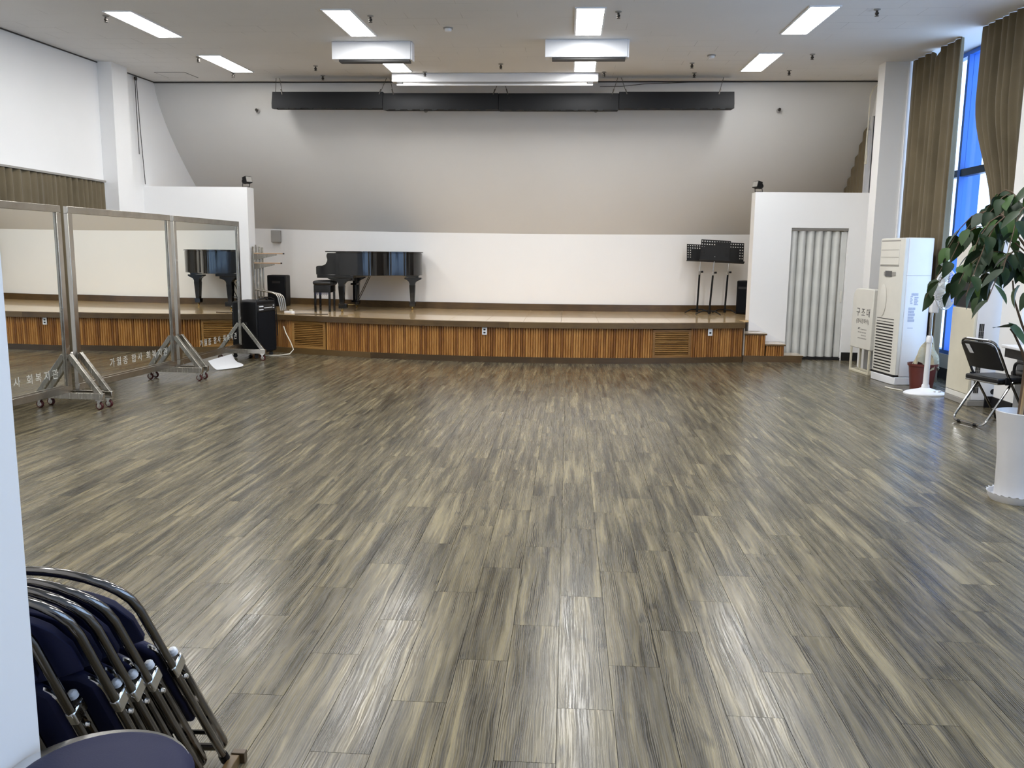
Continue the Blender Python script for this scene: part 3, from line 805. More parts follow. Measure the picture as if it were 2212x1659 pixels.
dp_ = obj('control_strip', MB().box(-.006, .13, 1.335, .001, .42, 1.385), 'grey_plastic', t, 0.003)
obj('display', MB().box(-.009, .22, 1.325, -.005, .38, 1.395), 'screen_grey', dp_)
em = MB(); em.lathe([(0, 0), (.98, 0), (1, .3), (.9, 1), (0, 1)], 28, Matrix.Translation((-.004, .40, 1.03)) @ Matrix.Rotation(-pi / 2, 4, 'Y') @ Matrix.Diagonal((.20, .09, .004, 1)))
obj('oval_emblem', em, 'ivory', t)
for i in range(18):
    z = 0.15 + i * 0.038
    obj('intake_slot', MB().box(-.002, .085, z, .002, W_ - .085, z + (0.016 if i < 16 else 0.008)), 'dark_plastic', t)
obj('seam', MB().box(.068, -.001, 1.345, D_ - .01, .0, 1.349), 'grey_plastic', t)
for (a, b, z0, z1) in ((.15, .235, 1.10, 1.135), (.14, .17, 1.0, 1.10), (.19, .24, 0.985, 1.09), (.125, .21, .78, .96), (.13, .2, .70, .715)):
    n_ = 5 if z1 - z0 > .05 else 1
    for i in range(n_):
        h = (z1 - z0) / n_
        obj('printed_label', MB().box(a, -.0015, z0 + i * h + .003, b - (0.012 if i % 2 else 0), -.0002, z0 + (i + 1) * h - .003), 'label', t)

# escape-chute box on its stand, lettered
t = thing('escape_chute_box', 'cream escape chute cabinet with black Korean lettering on a low metal stand', 'cabinet', (4.02, 11.42, 0), R(6))
W_, D_ = 0.61, 0.155
pts = [(0, .34), (0, 1.15 - .0), ]
prof = [(W_, .33), (0, .33), (0, 1.14)] + [(W_ - .14 + .14 * sin(a), 1.0 + .14 * cos(a)) for a in [i * pi / 2 / 8 for i in range(9)]]
obj('cabinet', MB().prism(prof, 0, D_, Matrix(((0, 0, 1, 0), (1, 0, 0, 0), (0, 1, 0, 0), (0, 0, 0, 1)))), 'ivory', t, 0.01)
sf = MB()
for x in (.012, D_ - .012):
    sf.box(x - .012, .012, 0, x + .012, .04, .325).box(x - .012, W_ - .05, 0, x + .012, W_ - .02, .325).box(x - .012, .04, .0, x + .012, W_ - .05, .03)
sf.box(.024, .012, .0, D_ - .024, .04, .03).box(.024, W_ - .05, 0, D_ - .024, W_ - .02, .03)
obj('stand', sf, 'beige', t, 0.003)
def face_text(body, size, y, z, nm='lettering'):
    mt = frame_mtx((-.0012, y, z), (0, -1, 0), (0, 0, 1))
    obj(nm, text_mesh(nm, body, size, 'ink', mt), 'ink', t)
face_text('구 조 대', .125, .27, .815)
face_text('(경사강하식)', .072, .275, .70)
face_text('AFT', .04, .36, .60, 'small_lettering')
for i, (a, b) in enumerate(((.14, .32), (.15, .40), (.15, .30), (.13, .40))):
    n_ = int((b - a) / .016)
    mb = MB()
    for j in range(n_): mb.box(-.0012, a + j * .016, .585 - i * .04, -.0002, a + j * .016 + (.011 if (i + j) % 4 else .006), .600 - i * .04)
    obj('fine_print', mb, 'grey_plastic', t)

# maroon planter with a crumpled canvas
t = thing('maroon_pot', 'maroon plastic plant pot on the floor between air conditioner and fan', 'pot', (4.29, 10.38, 0))
obj('bowl', MB().lathe([(0, .0), (.125, 0), (.155, .27), (.168, .275), (.172, .305), (.160, .305), (.148, .27), (0, .25)], 30), 'red_plastic', t)
obj('soil', MB().lathe([(0, .262), (.146, .258)], 20), 'soil', t)
mb = MB()
rr = random.Random(4)
def heap(u, v):
    a = u * 2 * pi; r_ = (1 - v) * .125 + .012
    h = .27 + .30 * v ** 0.8 + .05 * sin(5 * a + 7 * v) * (1 - v * .5) + .02 * sin(11 * a + 19 * v)
    return (r_ * cos(a) * (1 + .25 * sin(3 * a + 2 + 7 * v)) + .02 * sin(9 * a + 13 * v) + .05 * v, r_ * sin(a) * (1 + .2 * sin(4 * a)), h)
mb.sheet(heap, 40, 10, .006)
hp = tag(obj('canvas_heap', mb, 'fabric_tan', None, loc=(4.31, 10.38, 0), sharp=25), 'crumpled pale canvas heap standing in the maroon plant pot', 'cloth')

# white pedestal fan
FX, FY = 4.155, 9.93
t = thing('pedestal_fan', 'white pedestal fan with round wire guard next to the beige cabinet', 'fan', (FX, FY, 0), R(-8))
bm = MB()
bm.lathe([(0, 0), (1.0, 0), (1.0, .012), (.9, .03), (.35, .062), (.2, .075), (.17, .11), (.12, .118), (0, .118)], 32, Matrix.Diagonal((.235, .17, 1, 1)))
obj('base', bm, 'white_plastic', t)
obj('pole', MB().tube([(0, 0, .11), (0, 0, .62)], [.033, .027], 14), 'white_plastic', t)
obj('collar', MB().lathe([(.0, .60), (.036, .60), (.036, .66), (.025, .68), (0, .68)], 16), 'white_plastic', t)
obj('inner_pole', MB().tube([(0, 0, .66), (0, 0, .98)], .017, 12), 'chrome', t)
hd = MB(); hd.box(-.025, -.06, .94, .055, .04, 1.08)
obj('neck', hd, 'white_plastic', t, 0.012)
dirv = Vector((.72, -.69, .05)).normalized()
HM = frame_mtx((.085, -.085, 1.21), dirv.cross(Vector((0, 0, 1))), (0, 0, 1))
if (HM.to_3x3() @ Vector((0, 0, 1))).dot(dirv) < 0: HM = HM @ Matrix.Rotation(pi, 4, 'Y')
obj('motor', MB().lathe([(0, -.13), (.05, -.125), (.065, -.08), (.065, -.02), (0, -.02)], 20, HM), 'ivory', t)
GR = .225
gd = MB()
gd.tube([HM @ Vector((GR * cos(a), GR * sin(a), .02)) for a in [i * 2 * pi / 40 for i in range(40)]], .008, 6, closed=True)
for i in range(40):
    a = 2 * pi * i / 40
    for zf in (.085, -.05):
        gd.tube([HM @ Vector((GR * cos(a), GR * sin(a), .02)), HM @ Vector((GR * .8 * cos(a), GR * .8 * sin(a), .02 + (zf - .02) * .75)), HM @ Vector((.05 * cos(a), .05 * sin(a), zf))], .0022, 4, caps=False)
obj('guard', gd, 'white_plastic', t)
obj('guard_badge', MB().lathe([(0, .10), (.05, .095), (.058, .08), (0, .08)], 20, HM), 'ivory', t)
for i in range(4):
    a0 = i * pi / 2
    def blade(u, v):
        r_ = .035 + .165 * v; a = a0 + .12 + (u - .5) * 1.15 * (0.55 + 0.45 * v)
        q = HM @ Vector((r_ * cos(a), r_ * sin(a), .02 + .03 * (u - .5)))
        return tuple(q)
    obj('blade', MB().sheet(blade, 5, 5, .003), 'ivory', t)
for i in range(4):
    a = R(-60 + i * 35)
    obj('push_button', MB().lathe([(0, .040), (.016, .042), (.015, .056), (0, .058)], 10, Matrix.Translation((.16 * cos(a) * .9, -.10 + .02 * i, 0))), 'paper', t)
tag(obj('fan_cord', MB().tube([(3.98, 10.13, .007), (3.95, 10.18, .007), (3.90, 10.28, .007), (3.87, 10.38, .009)], .007, 6), 'cord_white'), 'pale flex cord lying on the floor behind the fan base', 'cord')

# second unit: beige-fronted cabinet air conditioner beside the window pier
t = thing('beige_air_conditioner', 'white floor-standing air conditioner with a beige lower front behind the folding chair', 'air conditioner', (4.275, 9.16, 0))
obj('body', MB().box(.03, 0, .06, .33, .54, 1.80), 'white_plastic', t, 0.01)
obj('front_panel', MB().box(0, .004, .12, .029, .536, 1.03), 'beige', t, 0.008)
obj('kick_panel', MB().box(.004, .0, .06, .029, .54, .118), 'ivory', t, 0.004)
obj('plinth', MB().box(.0, -.004, 0, .335, .544, .058), 'grey_plastic', t, 0.004)
obj('outlet_grille', MB().box(.006, .01, 1.04, .029, .53, 1.30), 'dark_plastic', t)
obj('upper_panel', MB().box(0, .004, 1.31, .029, .536, 1.79), 'ivory', t, 0.006)
for z0, z1 in ((.14, .88),):
    vg = obj('side_grille', MB().box(.055, -.003, z0, .105, .0, z1), 'dark_plastic', t)
    for i in range(2): obj('grille_bar', MB().box(.070 + .016 * i, -.005, z0, .073 + .016 * i, -.003, z1), 'grey_plastic', vg)
    for i in range(12): obj('grille_bar', MB().box(.055, -.005, z0 + .06 * i, .105, -.0032, z0 + .06 * i + .004), 'grey_plastic', vg)
obj('pipe_hole', MB().lathe([(0, 0), (.03, 0), (.03, .003), (0, .003)], 16, Matrix.Translation((.26, -.0, .16)) @ Matrix.Rotation(pi / 2, 4, 'X')), 'dark_plastic', t)

# ------------------------------------------------------------------ open folding chair
def open_chair(label):
    t = thing('folding_chair', label, 'chair')
    hw = .215
    bk = round_poly([(-hw + .02, .25, .012), (-hw, -.06, .47), (-hw, -.235, .805), (hw, -.235, .805), (hw, -.06, .47), (hw - .02, .25, .012)], .085, 6)
    obj('back_frame', MB().tube(bk, .0115, 10), 'dark_chrome', t)
    rl = round_poly([(-hw + .028, .02, .425), (-hw + .02, -.27, .016), (hw - .02, -.27, .016), (hw - .028, .02, .425)], .07, 6)
    obj('rear_legs', MB().tube(rl, .0115, 10), 'chrome', t)
    for s_ in (-1, 1):
        obj('rubber_foot', MB().tube([(s_ * .10 - .02, -.27, .014), (s_ * .10 + .02, -.27, .014)], .0138, 10), 'black_paint', t)
        obj('rubber_foot', MB().tube([(s_ * (hw - .0205), .258, .0), (s_ * (hw - .0195), .236, .036)], .0155, 10), 'black_paint', t)
        obj('hinge', MB().box(s_ * hw - .008, -.09, .40, s_ * hw + .008, -.03, .47), 'black_paint', t, 0.006)
    obj('cross_bar', MB().tube([(-hw + .02, .19, .10), (hw - .02, .19, .10)], .008, 8), 'chrome', t)
    def pad(u, v):
        x = (u - .5) * .39; z = .535 + .255 * v
        y = -.095 - .14 * v + -.035 * (1 - (2 * u - 1) ** 2) - .004
        k = .03 * (abs(2 * u - 1) ** 6) * v ** 6
        return (x, y, z - k)
    obj('backrest', MB().sheet(pad, 14, 8, .02), 'black_vinyl', t, 0.004)
    sp_ = [(-.20, -.16), (.20, -.16), (.195, .17), (.15, .20), (-.15, .20), (-.195, .17)]
    obj('seat', MB().prism(sp_, .415, .462), 'black_vinyl', t, 0.014)
    obj('seat_frame', MB().tube(round_poly([(-.19, -.15, .41), (-.19, .19, .41), (.19, .19, .41), (.19, -.15, .41)], .05, 4), .009, 8, closed=True), 'chrome', t)
    obj('sticker', MB().sheet(lambda u, v: (-.115 + .05 * u + .02 * (1 - v), -.228 - .045 * v + .002, .675 + .085 * v), 2, 2, .001), 'paper', t)
    obj('top_trim', MB().tube([(-.13 + .26 * i / 8, -.2365, .8125) for i in range(9)], .0085, 8), 'paper', t)
    return t
place(open_chair('black open folding chair with chrome legs facing the grey desk'), (4.07, 8.21, 0), R(-72))

# grey desk and the office chair tucked into it
t = thing('office_desk', 'grey steel desk with a pale top at the right wall', 'desk', (4.30, 7.2, 0))
obj('desktop', MB().box(0, 0, .69, .58, 1.42, .72), 'white_plastic', t, 0.008)
obj('apron', MB().box(.03, .02, .60, .55, 1.395, .689), 'dark_plastic', t)
obj('end_panel', MB().box(.52, 1.20, .02, .56, 1.39, .60), 'desk_grey', t, 0.004)
obj('end_panel', MB().box(.06, .03, .02, .54, .065, .60), 'desk_grey', t, 0.004)
obj('modesty_panel', MB().box(.50, .066, .15, .52, 1.199, .60), 'desk_grey', t)
t = thing('office_chair', 'black office swivel chair at the far end of the grey desk', 'chair', (4.57, 8.38, 0), R(10))
obj('seat', MB().prism([(-.19, -.19), (.19, -.19), (.19, .17), (-.19, .17)], .42, .48), 'black_vinyl', t, 0.025)
obj('column', MB().tube([(0, 0, .10), (0, 0, .42)], [.03, .022], 10), 'dark_plastic', t)
for i in range(5):
    a = R(100 + 72 * i)
    sp_ = obj('spoke', MB().tube([(0, 0, .14), (.12 * cos(a), .12 * sin(a), .125), (.23 * cos(a), .23 * sin(a), .07)], [.022, .02, .014], 8), 'dark_plastic', t)
    obj('caster', MB().lathe([(0, -.012), (.024, -.012), (.026, 0), (.024, .012), (0, .012)], 12, Matrix.Translation((.23 * cos(a), .23 * sin(a), .027)) @ Matrix.Rotation(a, 4, 'Z') @ Matrix.Rotation(pi / 2, 4, 'X')), 'dark_plastic', sp_)
for s_ in (-1, 1):
    obj('armrest', MB().tube(round_poly([(s_ * .17, .05, .42), (s_ * .235, .05, .44), (s_ * .235, .05, .57), (s_ * .235, -.13, .575)], .06, 4), .014, 8), 'dark_plastic', t)

# ------------------------------------------------------------------ potted tree
PX, PYY = 2.94, 5.53
t = thing('potted_tree', 'leafy green potted tree in a tall white pot at the right edge', 'plant', (PX, PYY, 0))
obj('pot', MB().lathe([(0, .03), (.125, .03), (.122, .10), (.126, .30), (.145, .50), (.158, .585), (.148, .588), (.14, .56), (.118, .52), (0, .52)], 40), 'pot', t)
sc_ = MB(); nn = 48
sc_.lathe([(0, .0), (.17, 0), (.185, .02), (.195, .05), (.188, .05), (.175, .022), (0, .018)], nn, Matrix.Diagonal((.85, .85, 1, 1)))
for i in range(nn // 2):
    a = 2 * pi * (i + .5) / (nn // 2)
    sc_.add([(.163 * cos(a - .08), .163 * sin(a - .08), .05), (.163 * cos(a + .08), .163 * sin(a + .08), .05), (.174 * cos(a), .174 * sin(a), .058), (.157 * cos(a), .157 * sin(a), .05)], [(0, 1, 2), (1, 3, 2), (3, 0, 2)])
obj('saucer', sc_, 'pot', t)
obj('soil', MB().lathe([(0, .535), (.13, .53)], 20), 'soil', t)
trunk = [(-.005, .02, .50), (.0, .02, .75), (.0, .01, .95), (.01, .0, 1.15), (.015, -.01, 1.45), (.0, .0, 1.75)]
obj('trunk', MB().tube(trunk, [.024, .022, .021, .019, .015, .008], 8), 'bark', t)
obj('stake', MB().tube([(-.045, -.05, .50), (-.02, -.05, 1.0), (.0, -.045, 1.30)], .011, 7), 'stake', t)
obj('stake', MB().tube([(.03, -.06, .50), (.02, -.05, 1.2)], .010, 7), 'stake', t)
def branch(pts, r=.006): obj('branch', MB().tube(pts, [r * (1.6 - i / len(pts)) for i in range(len(pts))], 6), 'bark', t)
branch([(0, .01, .86), (-.06, -.02, .98), (-.13, -.04, 1.09), (-.16, -.05, 1.12)])
branch([(0, .01, 1.02), (-.05, .03, 1.14), (-.11, .04, 1.30), (-.13, .04, 1.42)])
rr = random.Random(21)
# leaf: a pointed oval folded along its midrib
def leaf_mesh(nm, L, W, fold, droop):
    vs, fs = [], []
    n = 6
    for i in range(n + 1):
        s_ = i / n; w = W * sin(pi * min(1, s_ ** 0.75)) ** 0.8 * (1 - .25 * s_) if 0 < i < n else 0.0
        y = L * s_; z = -droop * s_ * s_
        vs += [(-w, y, z + fold * w), (0, y, z), (w, y, z + fold * w)]
    for i in range(n):
        a = 3 * i
        fs += [(a, a + 1, a + 4, a + 3), (a + 1, a + 2, a + 5, a + 4)]
    me = bpy.data.meshes.new(nm); me.from_pydata(vs, [], fs); me.validate()
    me.polygons.foreach_set('use_smooth', [True] * len(me.polygons)); me.materials.append(M['leaf']); me.update(); return me
LM = [leaf_mesh('leaf', .135, .044, .25, .03), leaf_mesh('leaf', .12, .040, .45, .045), leaf_mesh('leaf', .15, .047, .15, .02), leaf_mesh('leaf', .105, .034, .35, .02)]
nleaf = 0
def leaf(p, d, roll=0.0, k=None, sc=1.0):
    global nleaf
    if nleaf >= 297: return
    nleaf += 1
    o = obj('leaf', k or LM[rr.randrange(4)], 'leaf', t)
    d = Vector(d).normalized()
    q = d.to_track_quat('Y', 'Z') @ Matrix.Rotation(roll, 3, 'Y').to_quaternion()
    o.rotation_mode = 'QUATERNION'; o.rotation_quaternion = q; o.location = p; o.scale = (sc, sc, sc)
# arching, drooping twigs leaving the crown; leaves hang in pairs along them
def twig(az, z0, reach, rise, drop, n, r0=.02):
    pts = []
    for i in range(9):
        s_ = i / 8
        rad = r0 + reach * (s_ ** 0.85)
        z = z0 + rise * sin(pi * min(1, s_ * 1.15) * .62) - drop * s_ ** 2.4
        pts.append(Vector((rad * cos(az), rad * sin(az), z)))
    branch(pts, .0035)
    for i in range(n):
        s_ = .28 + .74 * (i + rr.random() * .6) / n
        j = min(7, int(s_ * 8)); f = min(1, s_ * 8 - j)
        p = pts[j].lerp(pts[min(8, j + 1)], f)
        side = (1 if i % 2 else -1)
        out = Vector((cos(az), sin(az), 0)); sd = Vector((-sin(az), cos(az), 0))
        d = out * rr.uniform(.1, .6) + sd * side * rr.uniform(.3, .9) + Vector((0, 0, -rr.uniform(.5, 1.3)))
        leaf(p + Vector((0, 0, -.004)), d, rr.uniform(-.7, .7), None, rr.uniform(.85, 1.2))
specs = []
def azr(i, n):
    # two thirds of the shoots lean left, to the visible side of the crown
    u = (i + .5) / n
    return R(95 + 200 * (u / .72)) if u < .72 else R(295 + 120 * (u - .72) / .28)
for i in range(14):
    specs.append((azr(i, 14) + .2 * rr.random(), 1.52 + .06 * rr.random(), (.53 if i < 10 else .45) + .15 * rr.random(), .36 + .12 * rr.random(), .42 + .22 * rr.random(), 9))
for i in range(9):
    specs.append((azr(i, 9) + .3 * rr.random(), 1.42 + .06 * rr.random(), .36 + .16 * rr.random(), .18 + .10 * rr.random(), .26 + .12 * rr.random(), 9))
for i in range(6):
    specs.append((azr(i, 6) + .2, 1.66, .20 + .14 * rr.random(), .34 + .08 * rr.random(), .14, 8))
for q in specs: twig(*q)
for i in range(40):
    a = R(95 + 230 * rr.random()); q = .12 + .36 * rr.random() ** .7; z = 1.30 + .42 * rr.random()
    leaf((q * cos(a), q * sin(a), z), (rr.uniform(-.7, .7), rr.uniform(-.9, .2), -rr.uniform(.4, 1.2)), rr.uniform(-.6, .6), None, rr.uniform(.9, 1.2))
# stray leaves low on the trunk
leaf((-.165, -.05, 1.13), (-.3, -.2, .05), .3, LM[2], 1.25); leaf((-.17, -.04, 1.16), (.6, -.5, -.8), 0.2, LM[2], 1.3)
leaf((-.03, -.03, .80), (-.9, -.3, .05), .2, LM[2], 1.1); leaf((-.02, -.03, .78), (-.5, -.5, -.5), .2, LM[0], 1.0); leaf((.0, -.03, .82), (.6, -.5, .1), .2, LM[0], 1.0); leaf((-.07, -.05, .79), (-.9, .1, -.6), .4, LM[3], 1.0)

# ------------------------------------------------------------------ grand piano
t = thing('grand_piano', 'black grand piano with closed lid on the left half of the stage', 'piano', (-4.03, 13.38, ZS), R(2))
def bez(p0, p1, p2, p3, n):
    return [tuple((1 - s) ** 3 * a + 3 * s * (1 - s) ** 2 * b + 3 * s * s * (1 - s) * c + s ** 3 * d for a, b, c, d in zip(p0, p1, p2, p3)) for s in [i / n for i in range(n + 1)]]
KW = 1.32
def outline(o=0.0, u0=0.30):
    pts = [(u0, -o), (.55, -o)]
    pts += bez((.62, -o), (.95, .02 - o), (.98, .34 - o), (1.22, .42 - o), 10)[1:]
    pts += bez((1.22, .42 - o), (1.45, .48 - o), (1.61 + o, .72), (1.58 + o, .95), 10)[1:]
    pts += bez((1.58 + o, .95), (1.56 + o, 1.18), (1.42, KW + o), (1.22, KW + o), 8)[1:]
    pts += [(u0, KW + o)]
    return pts
obj('rim', MB().prism(outline(), .585, .945), 'piano', t, 0.004, sharp=40)
XZ = Matrix(((1, 0, 0, 0), (0, 0, 1, 0), (0, 1, 0, 0), (0, 0, 0, 1)))
arm = [(0.0, .60), (0.0, .715), (.012, .735), (.045, .74), (.10, .742)] + bez((.10, .742), (.17, .755), (.20, .82), (.175, .87), 6)[1:] + bez((.175, .87), (.165, .90), (.175, .93), (.19, .943), 3)[1:] + [(.31, .943), (.31, .60)]
for v0, v1 in ((0, .06), (KW - .06, KW)): obj('arm', MB().prism(arm, v0, v1, XZ), 'piano', t, 0.004)
obj('fallboard', MB().prism([(.10, .70), (.16, .80), (.20, .93), (.30, .93), (.30, .70)], .061, KW - .061, XZ), 'piano', t)
obj('key_bed', MB().box(.012, .0, .545, .60, KW, .60), 'piano', t, 0.004)
obj('key_slip', MB().box(.004, .062, .602, .03, KW - .062, .66), 'piano', t)
wk = MB(); bk_ = MB()
for i in range(52):
    a = .065 + i * (KW - .13) / 52; wk.box(.032, a + .0006, .63, .14, a + (KW - .13) / 52 - .0006, .652)
    if i % 7 in (0, 1, 3, 4, 5): bk_.box(.07, a + .018, .652, .14, a + .028, .664)
obj('white_keys', wk, 'ivory', t); obj('black_keys', bk_, 'piano', t)
lid = MB(); lid.prism(outline(.018, .46), .955, .975)
obj('lid', lid, 'piano', t, 0.005, sharp=40)
obj('front_lid', MB().prism([(.155, -.018), (.457, -.018), (.457, KW + .018), (.155, KW + .018)], .955, .975), 'piano', t, 0.005)
obj('lid_rest', MB().prism(outline(-.012, .32), .945, .956), 'piano', t)
def leg(u, v, caps):
    lg = bpy.data.objects.new('leg', None)
    m = MB()
    cap = [(-.13, .545), (-.13, .52), (-.095, .505), (-.075, .49)] + bez((-.075, .49), (-.045, .47), (-.045, .44), (-.045, .41), 5)[1:] + [(.045, .41)] + bez((.045, .41), (.045, .44), (.05, .47), (.095, .49), 5)[1:] + [(.13, .505), (.16, .52), (.16, .545)]
    m.prism([(u + a, b) for a, b in cap], v - .05, v + .05, XZ)
    for (z0, w0, z1, w1) in ((.42, .050, .135, .036), (.135, .052, .055, .047)):
        m.add([(u + i * w, v + j * w, z) for z, w in ((z0, w0), (z1, w1)) for i, j in ((-1, -1), (1, -1), (1, 1), (-1, 1))],
              [(0, 1, 2, 3), (7, 6, 5, 4), (0, 4, 5, 1), (1, 5, 6, 2), (2, 6, 7, 3), (3, 7, 4, 0)])
    o = obj('leg', m, 'piano', t, 0.004)
    obj('caster', MB().lathe([(0, -.012), (.022, -.012), (.026, 0), (.022, .012), (0, .012)], 14, Matrix.Translation((u, v, .027)) @ Matrix.Rotation(R(70), 4, 'Z') @ Matrix.Rotation(pi / 2, 4, 'X')).tube([(u, v, .057), (u, v, .03)], .012, 8), 'brass', o)
leg(.39, .09, 1); leg(.39, KW - .10, 1); leg(1.42, .88, 1)
obj('toe_block', MB().box(.34, .04, .055, .47, .15, .13), 'piano', t, 0.004)
# extra bracing under the key bed and tail
obj('key_bed_bracket', MB().prism([(.15, .545), (.58, .545), (.58, .505), (.52, .50), (.30, .49), (.2, .515)], .1, .16, XZ), 'piano', t)
obj('tail_bracket', MB().prism([(1.22, .585), (1.54, .585), (1.52, .545), (1.35, .55)], .82, .94, XZ), 'piano', t)
ly = MB(); ly.box(.46, .58, .16, .50, .61, .545).box(.46, .70, .16, .50, .73, .545).box(.43, .55, .42, .53, .76, .45).box(.44, .54, .13, .54, .77, .165)
obj('pedal_lyre', ly, 'piano', t, 0.004)
for i in range(3): obj('pedal', MB().box(.36, .60 + .05 * i, .08, .46, .625 + .05 * i, .095), 'brass', t, 0.003)
for v in (.59, .72): obj('lyre_rod', MB().tube([(.50, v, .10), (.73, v, .56)], .007, 6), 'dark_metal', t)

# piano bench with a skirt cushion
t = thing('piano_bench', 'black padded piano bench with fringe in front of the piano keys', 'bench', (-3.965, 13.62, ZS), R(4))
obj('seat', MB().prism([(-.15, -.22), (.15, -.22), (.15, .22), (-.15, .22)], .43, .50), 'black_vinyl', t, 0.03)
obj('apron', MB().box(-.135, -.205, .31, .135, .205, .43), 'piano', t, 0.004)
for i in (-1, 1):
    for j in (-1, 1):
        obj('leg', MB().box(i * .115 - .017, j * .185 - .017, 0, i * .115 + .017, j * .185 + .017, .31), 'piano', t, 0.003)
        
mb = MB()
for i in range(22): mb.box(-.11 + i * .01, -.2065, .262 + .012 * ((i * 7) % 3), -.104 + i * .01, -.204, .312)
obj('fringe', mb, 'navy_vinyl', t)
obj('cushion_roll', MB().tube([(.135, -.19, .455), (.16, -.0, .46), (.135, .19, .455)], .035, 10), 'black_vinyl', t)

# loudspeakers on the stage
def speaker(x, y, w, d, h, rz, label):
    t = thing('loudspeaker', label, 'speaker', (x, y, ZS), rz)
    obj('cabinet', MB().box(-w / 2, 0, 0, w / 2, d, h), 'black_paint', t, 0.018)
    obj('grille', MB().box(-w / 2 + .015, -.012, .02, w / 2 - .015, -.001, h - .02), 'black_cloth', t, 0.005)
    obj('handle_recess', MB().box(-.07, -.016, h - .14, .07, -.0125, h - .10), 'dark_plastic', t)
    return t
speaker(-5.12, 14.62, .33, .30, .545, R(3), 'black loudspeaker on the stage floor left of the piano bench')
speaker(2.93, 14.45, .22, .28, .56, R(-35), 'black loudspeaker on the stage right of the music stands')
t = thing('wall_speaker', 'small beige box speaker fixed to the back wall above the left loudspeaker', 'speaker', (-5.37, 15.36, 1.82))
obj('case', MB().prism([(-.085, 0.0), (.085, 0.0), (.085, .09), (-.085, .09)], -.11, .11), 'grey_plastic', t, 0.012)
obj('bracket', MB().box(-.03, .09, -.10, .03, .135, -.06), 'grey_plastic', t)

# music stands
def music_stand(x, y, h, tilt, face, lean, label, hh=.34):
    """desk of perforated black metal; the holes are real"""
    t = thing('music_stand', label, 'music stand', (x, y, ZS), face, 'black perforated music stands on the stage')
    L = Matrix.Rotation(lean, 4, 'Y')
    tp = lambda p: tuple(L @ Vector(p))
    obj('lower_tube', MB().tube([tp((0, 0, .05)), tp((0, 0, .66))], .016, 10), 'black_paint', t)
    obj('clamp_collar', MB().tube([tp((0, 0, .65)), tp((0, 0, .71))], .020, 10), 'grey_plastic', t)
    obj('clamp_knob', MB().tube([tp((.02, -.01, .695)), tp((.055, -.02, .70))], .016, 8), 'black_paint', t)
    obj('upper_tube', MB().tube([tp((0, 0, .70)), tp((0, 0, h - .10))], .008, 8), 'chrome', t)
    for i in range(3):
        a = R(200 + 120 * i)
        obj('foot', MB().tube([tp((0, 0, .06)), (.12 * cos(a), .12 * sin(a), .062), (.19 * cos(a), .19 * sin(a), .03), (.235 * cos(a), .235 * sin(a), .008)], [.014, .012, .010, .008], 6), 'black_paint', t)
    obj('hub', MB().tube([tp((0, 0, .012)), tp((0, 0, .09))], .022, 10), 'black_paint', t)
    # plate built as a grid of cells, holes left open round the rim
    W_, H_ = .47, hh
    nx, nz = 12, 7
    Mt = L @ Matrix.Translation((0, -.02, h - .17)) @ Matrix.Rotation(tilt, 4, 'X')
    mb = MB(); th = .004
    cw, ch = W_ / nx, H_ / nz
    hole = [(cos(q * pi / 4 + pi / 8), sin(q * pi / 4 + pi / 8)) for q in range(8)]
    for i in range(nx):
        for j in range(nz):
            cx, cz2 = -W_ / 2 + cw * (i + .5), ch * (j + .5)
            rim = (i in (0, 1, nx - 2, nx - 1) and 0 < j) or j >= nz - 2
            if not rim:
                mb.box(cx - cw / 2, -th / 2, cz2 - ch / 2, cx + cw / 2, th / 2, cz2 + ch / 2, Mt); continue
            rr_ = .0105
            sq = [(1, .414), (.414, 1), (-.414, 1), (-1, .414), (-1, -.414), (-.414, -1), (.414, -1), (1, -.414)]
            outer = [(cx + a * cw / 2, cz2 + b * ch / 2) for a, b in sq]; inner = [(cx + rr_ * a / 1.0, cz2 + rr_ * b) for a, b in [(cos(R(22.5 + 45 * q)), sin(R(22.5 + 45 * q))) for q in range(8)]]
            vs = []
            for yv in (-th / 2, th / 2):
                vs += [Mt @ Vector((a, yv, b)) for a, b in outer] + [Mt @ Vector((a, yv, b)) for a, b in inner]
            fs = []
            for q in range(8):
                q2 = (q + 1) % 8
                fs += [(q, q2, 8 + q2, 8 + q), (16 + q2, 16 + q, 24 + q, 24 + q2), (8 + q, 8 + q2, 24 + q2, 24 + q)]
            cs = [(cx - cw / 2, cz2 - ch / 2), (cx + cw / 2, cz2 - ch / 2), (cx + cw / 2, cz2 + ch / 2), (cx - cw / 2, cz2 + ch / 2)]
            # fill the four chamfered corners of the cell
            o_ = len(vs)
            for yv in (-th / 2, th / 2):
                vs += [Mt @ Vector((a, yv, b)) for a, b in cs]
            for k_, (a_, b_) in zip((2, 3, 0, 1), ((0, 1), (2, 3), (4, 5), (6, 7))):
                fs += [(a_, o_ + k_, b_), (16 + b_, o_ + 4 + k_, 16 + a_)]
            mb.add(vs, fs)
    fr_ = MB().tube([tuple(Mt @ Vector(q)) for q in ((-W_ / 2, 0, 0), (-W_ / 2, 0, H_), (W_ / 2, 0, H_), (W_ / 2, 0, 0))], .006, 6, closed=True)
    pl = obj('desk_plate', mb, 'black_paint', t)
    obj('plate_rim', fr_, 'black_paint', pl)
    lp = MB().box(-W_ / 2 - .01, -.07, -.012, W_ / 2 + .01, .004, -.002, Mt).box(-W_ / 2 - .01, -.072, -.012, W_ / 2 + .01, -.068, .012, Mt)
    obj('ledge', lp, 'black_paint', t)
    obj('desk_bracket', MB().box(-.03, .003, .0, .03, .03, .15, Mt), 'black_paint', t)
    return t
music_stand(2.21, 14.60, 1.05, R(-16), R(4), R(1.5), 'leftmost of the three black music stands, lowest desk', .28)
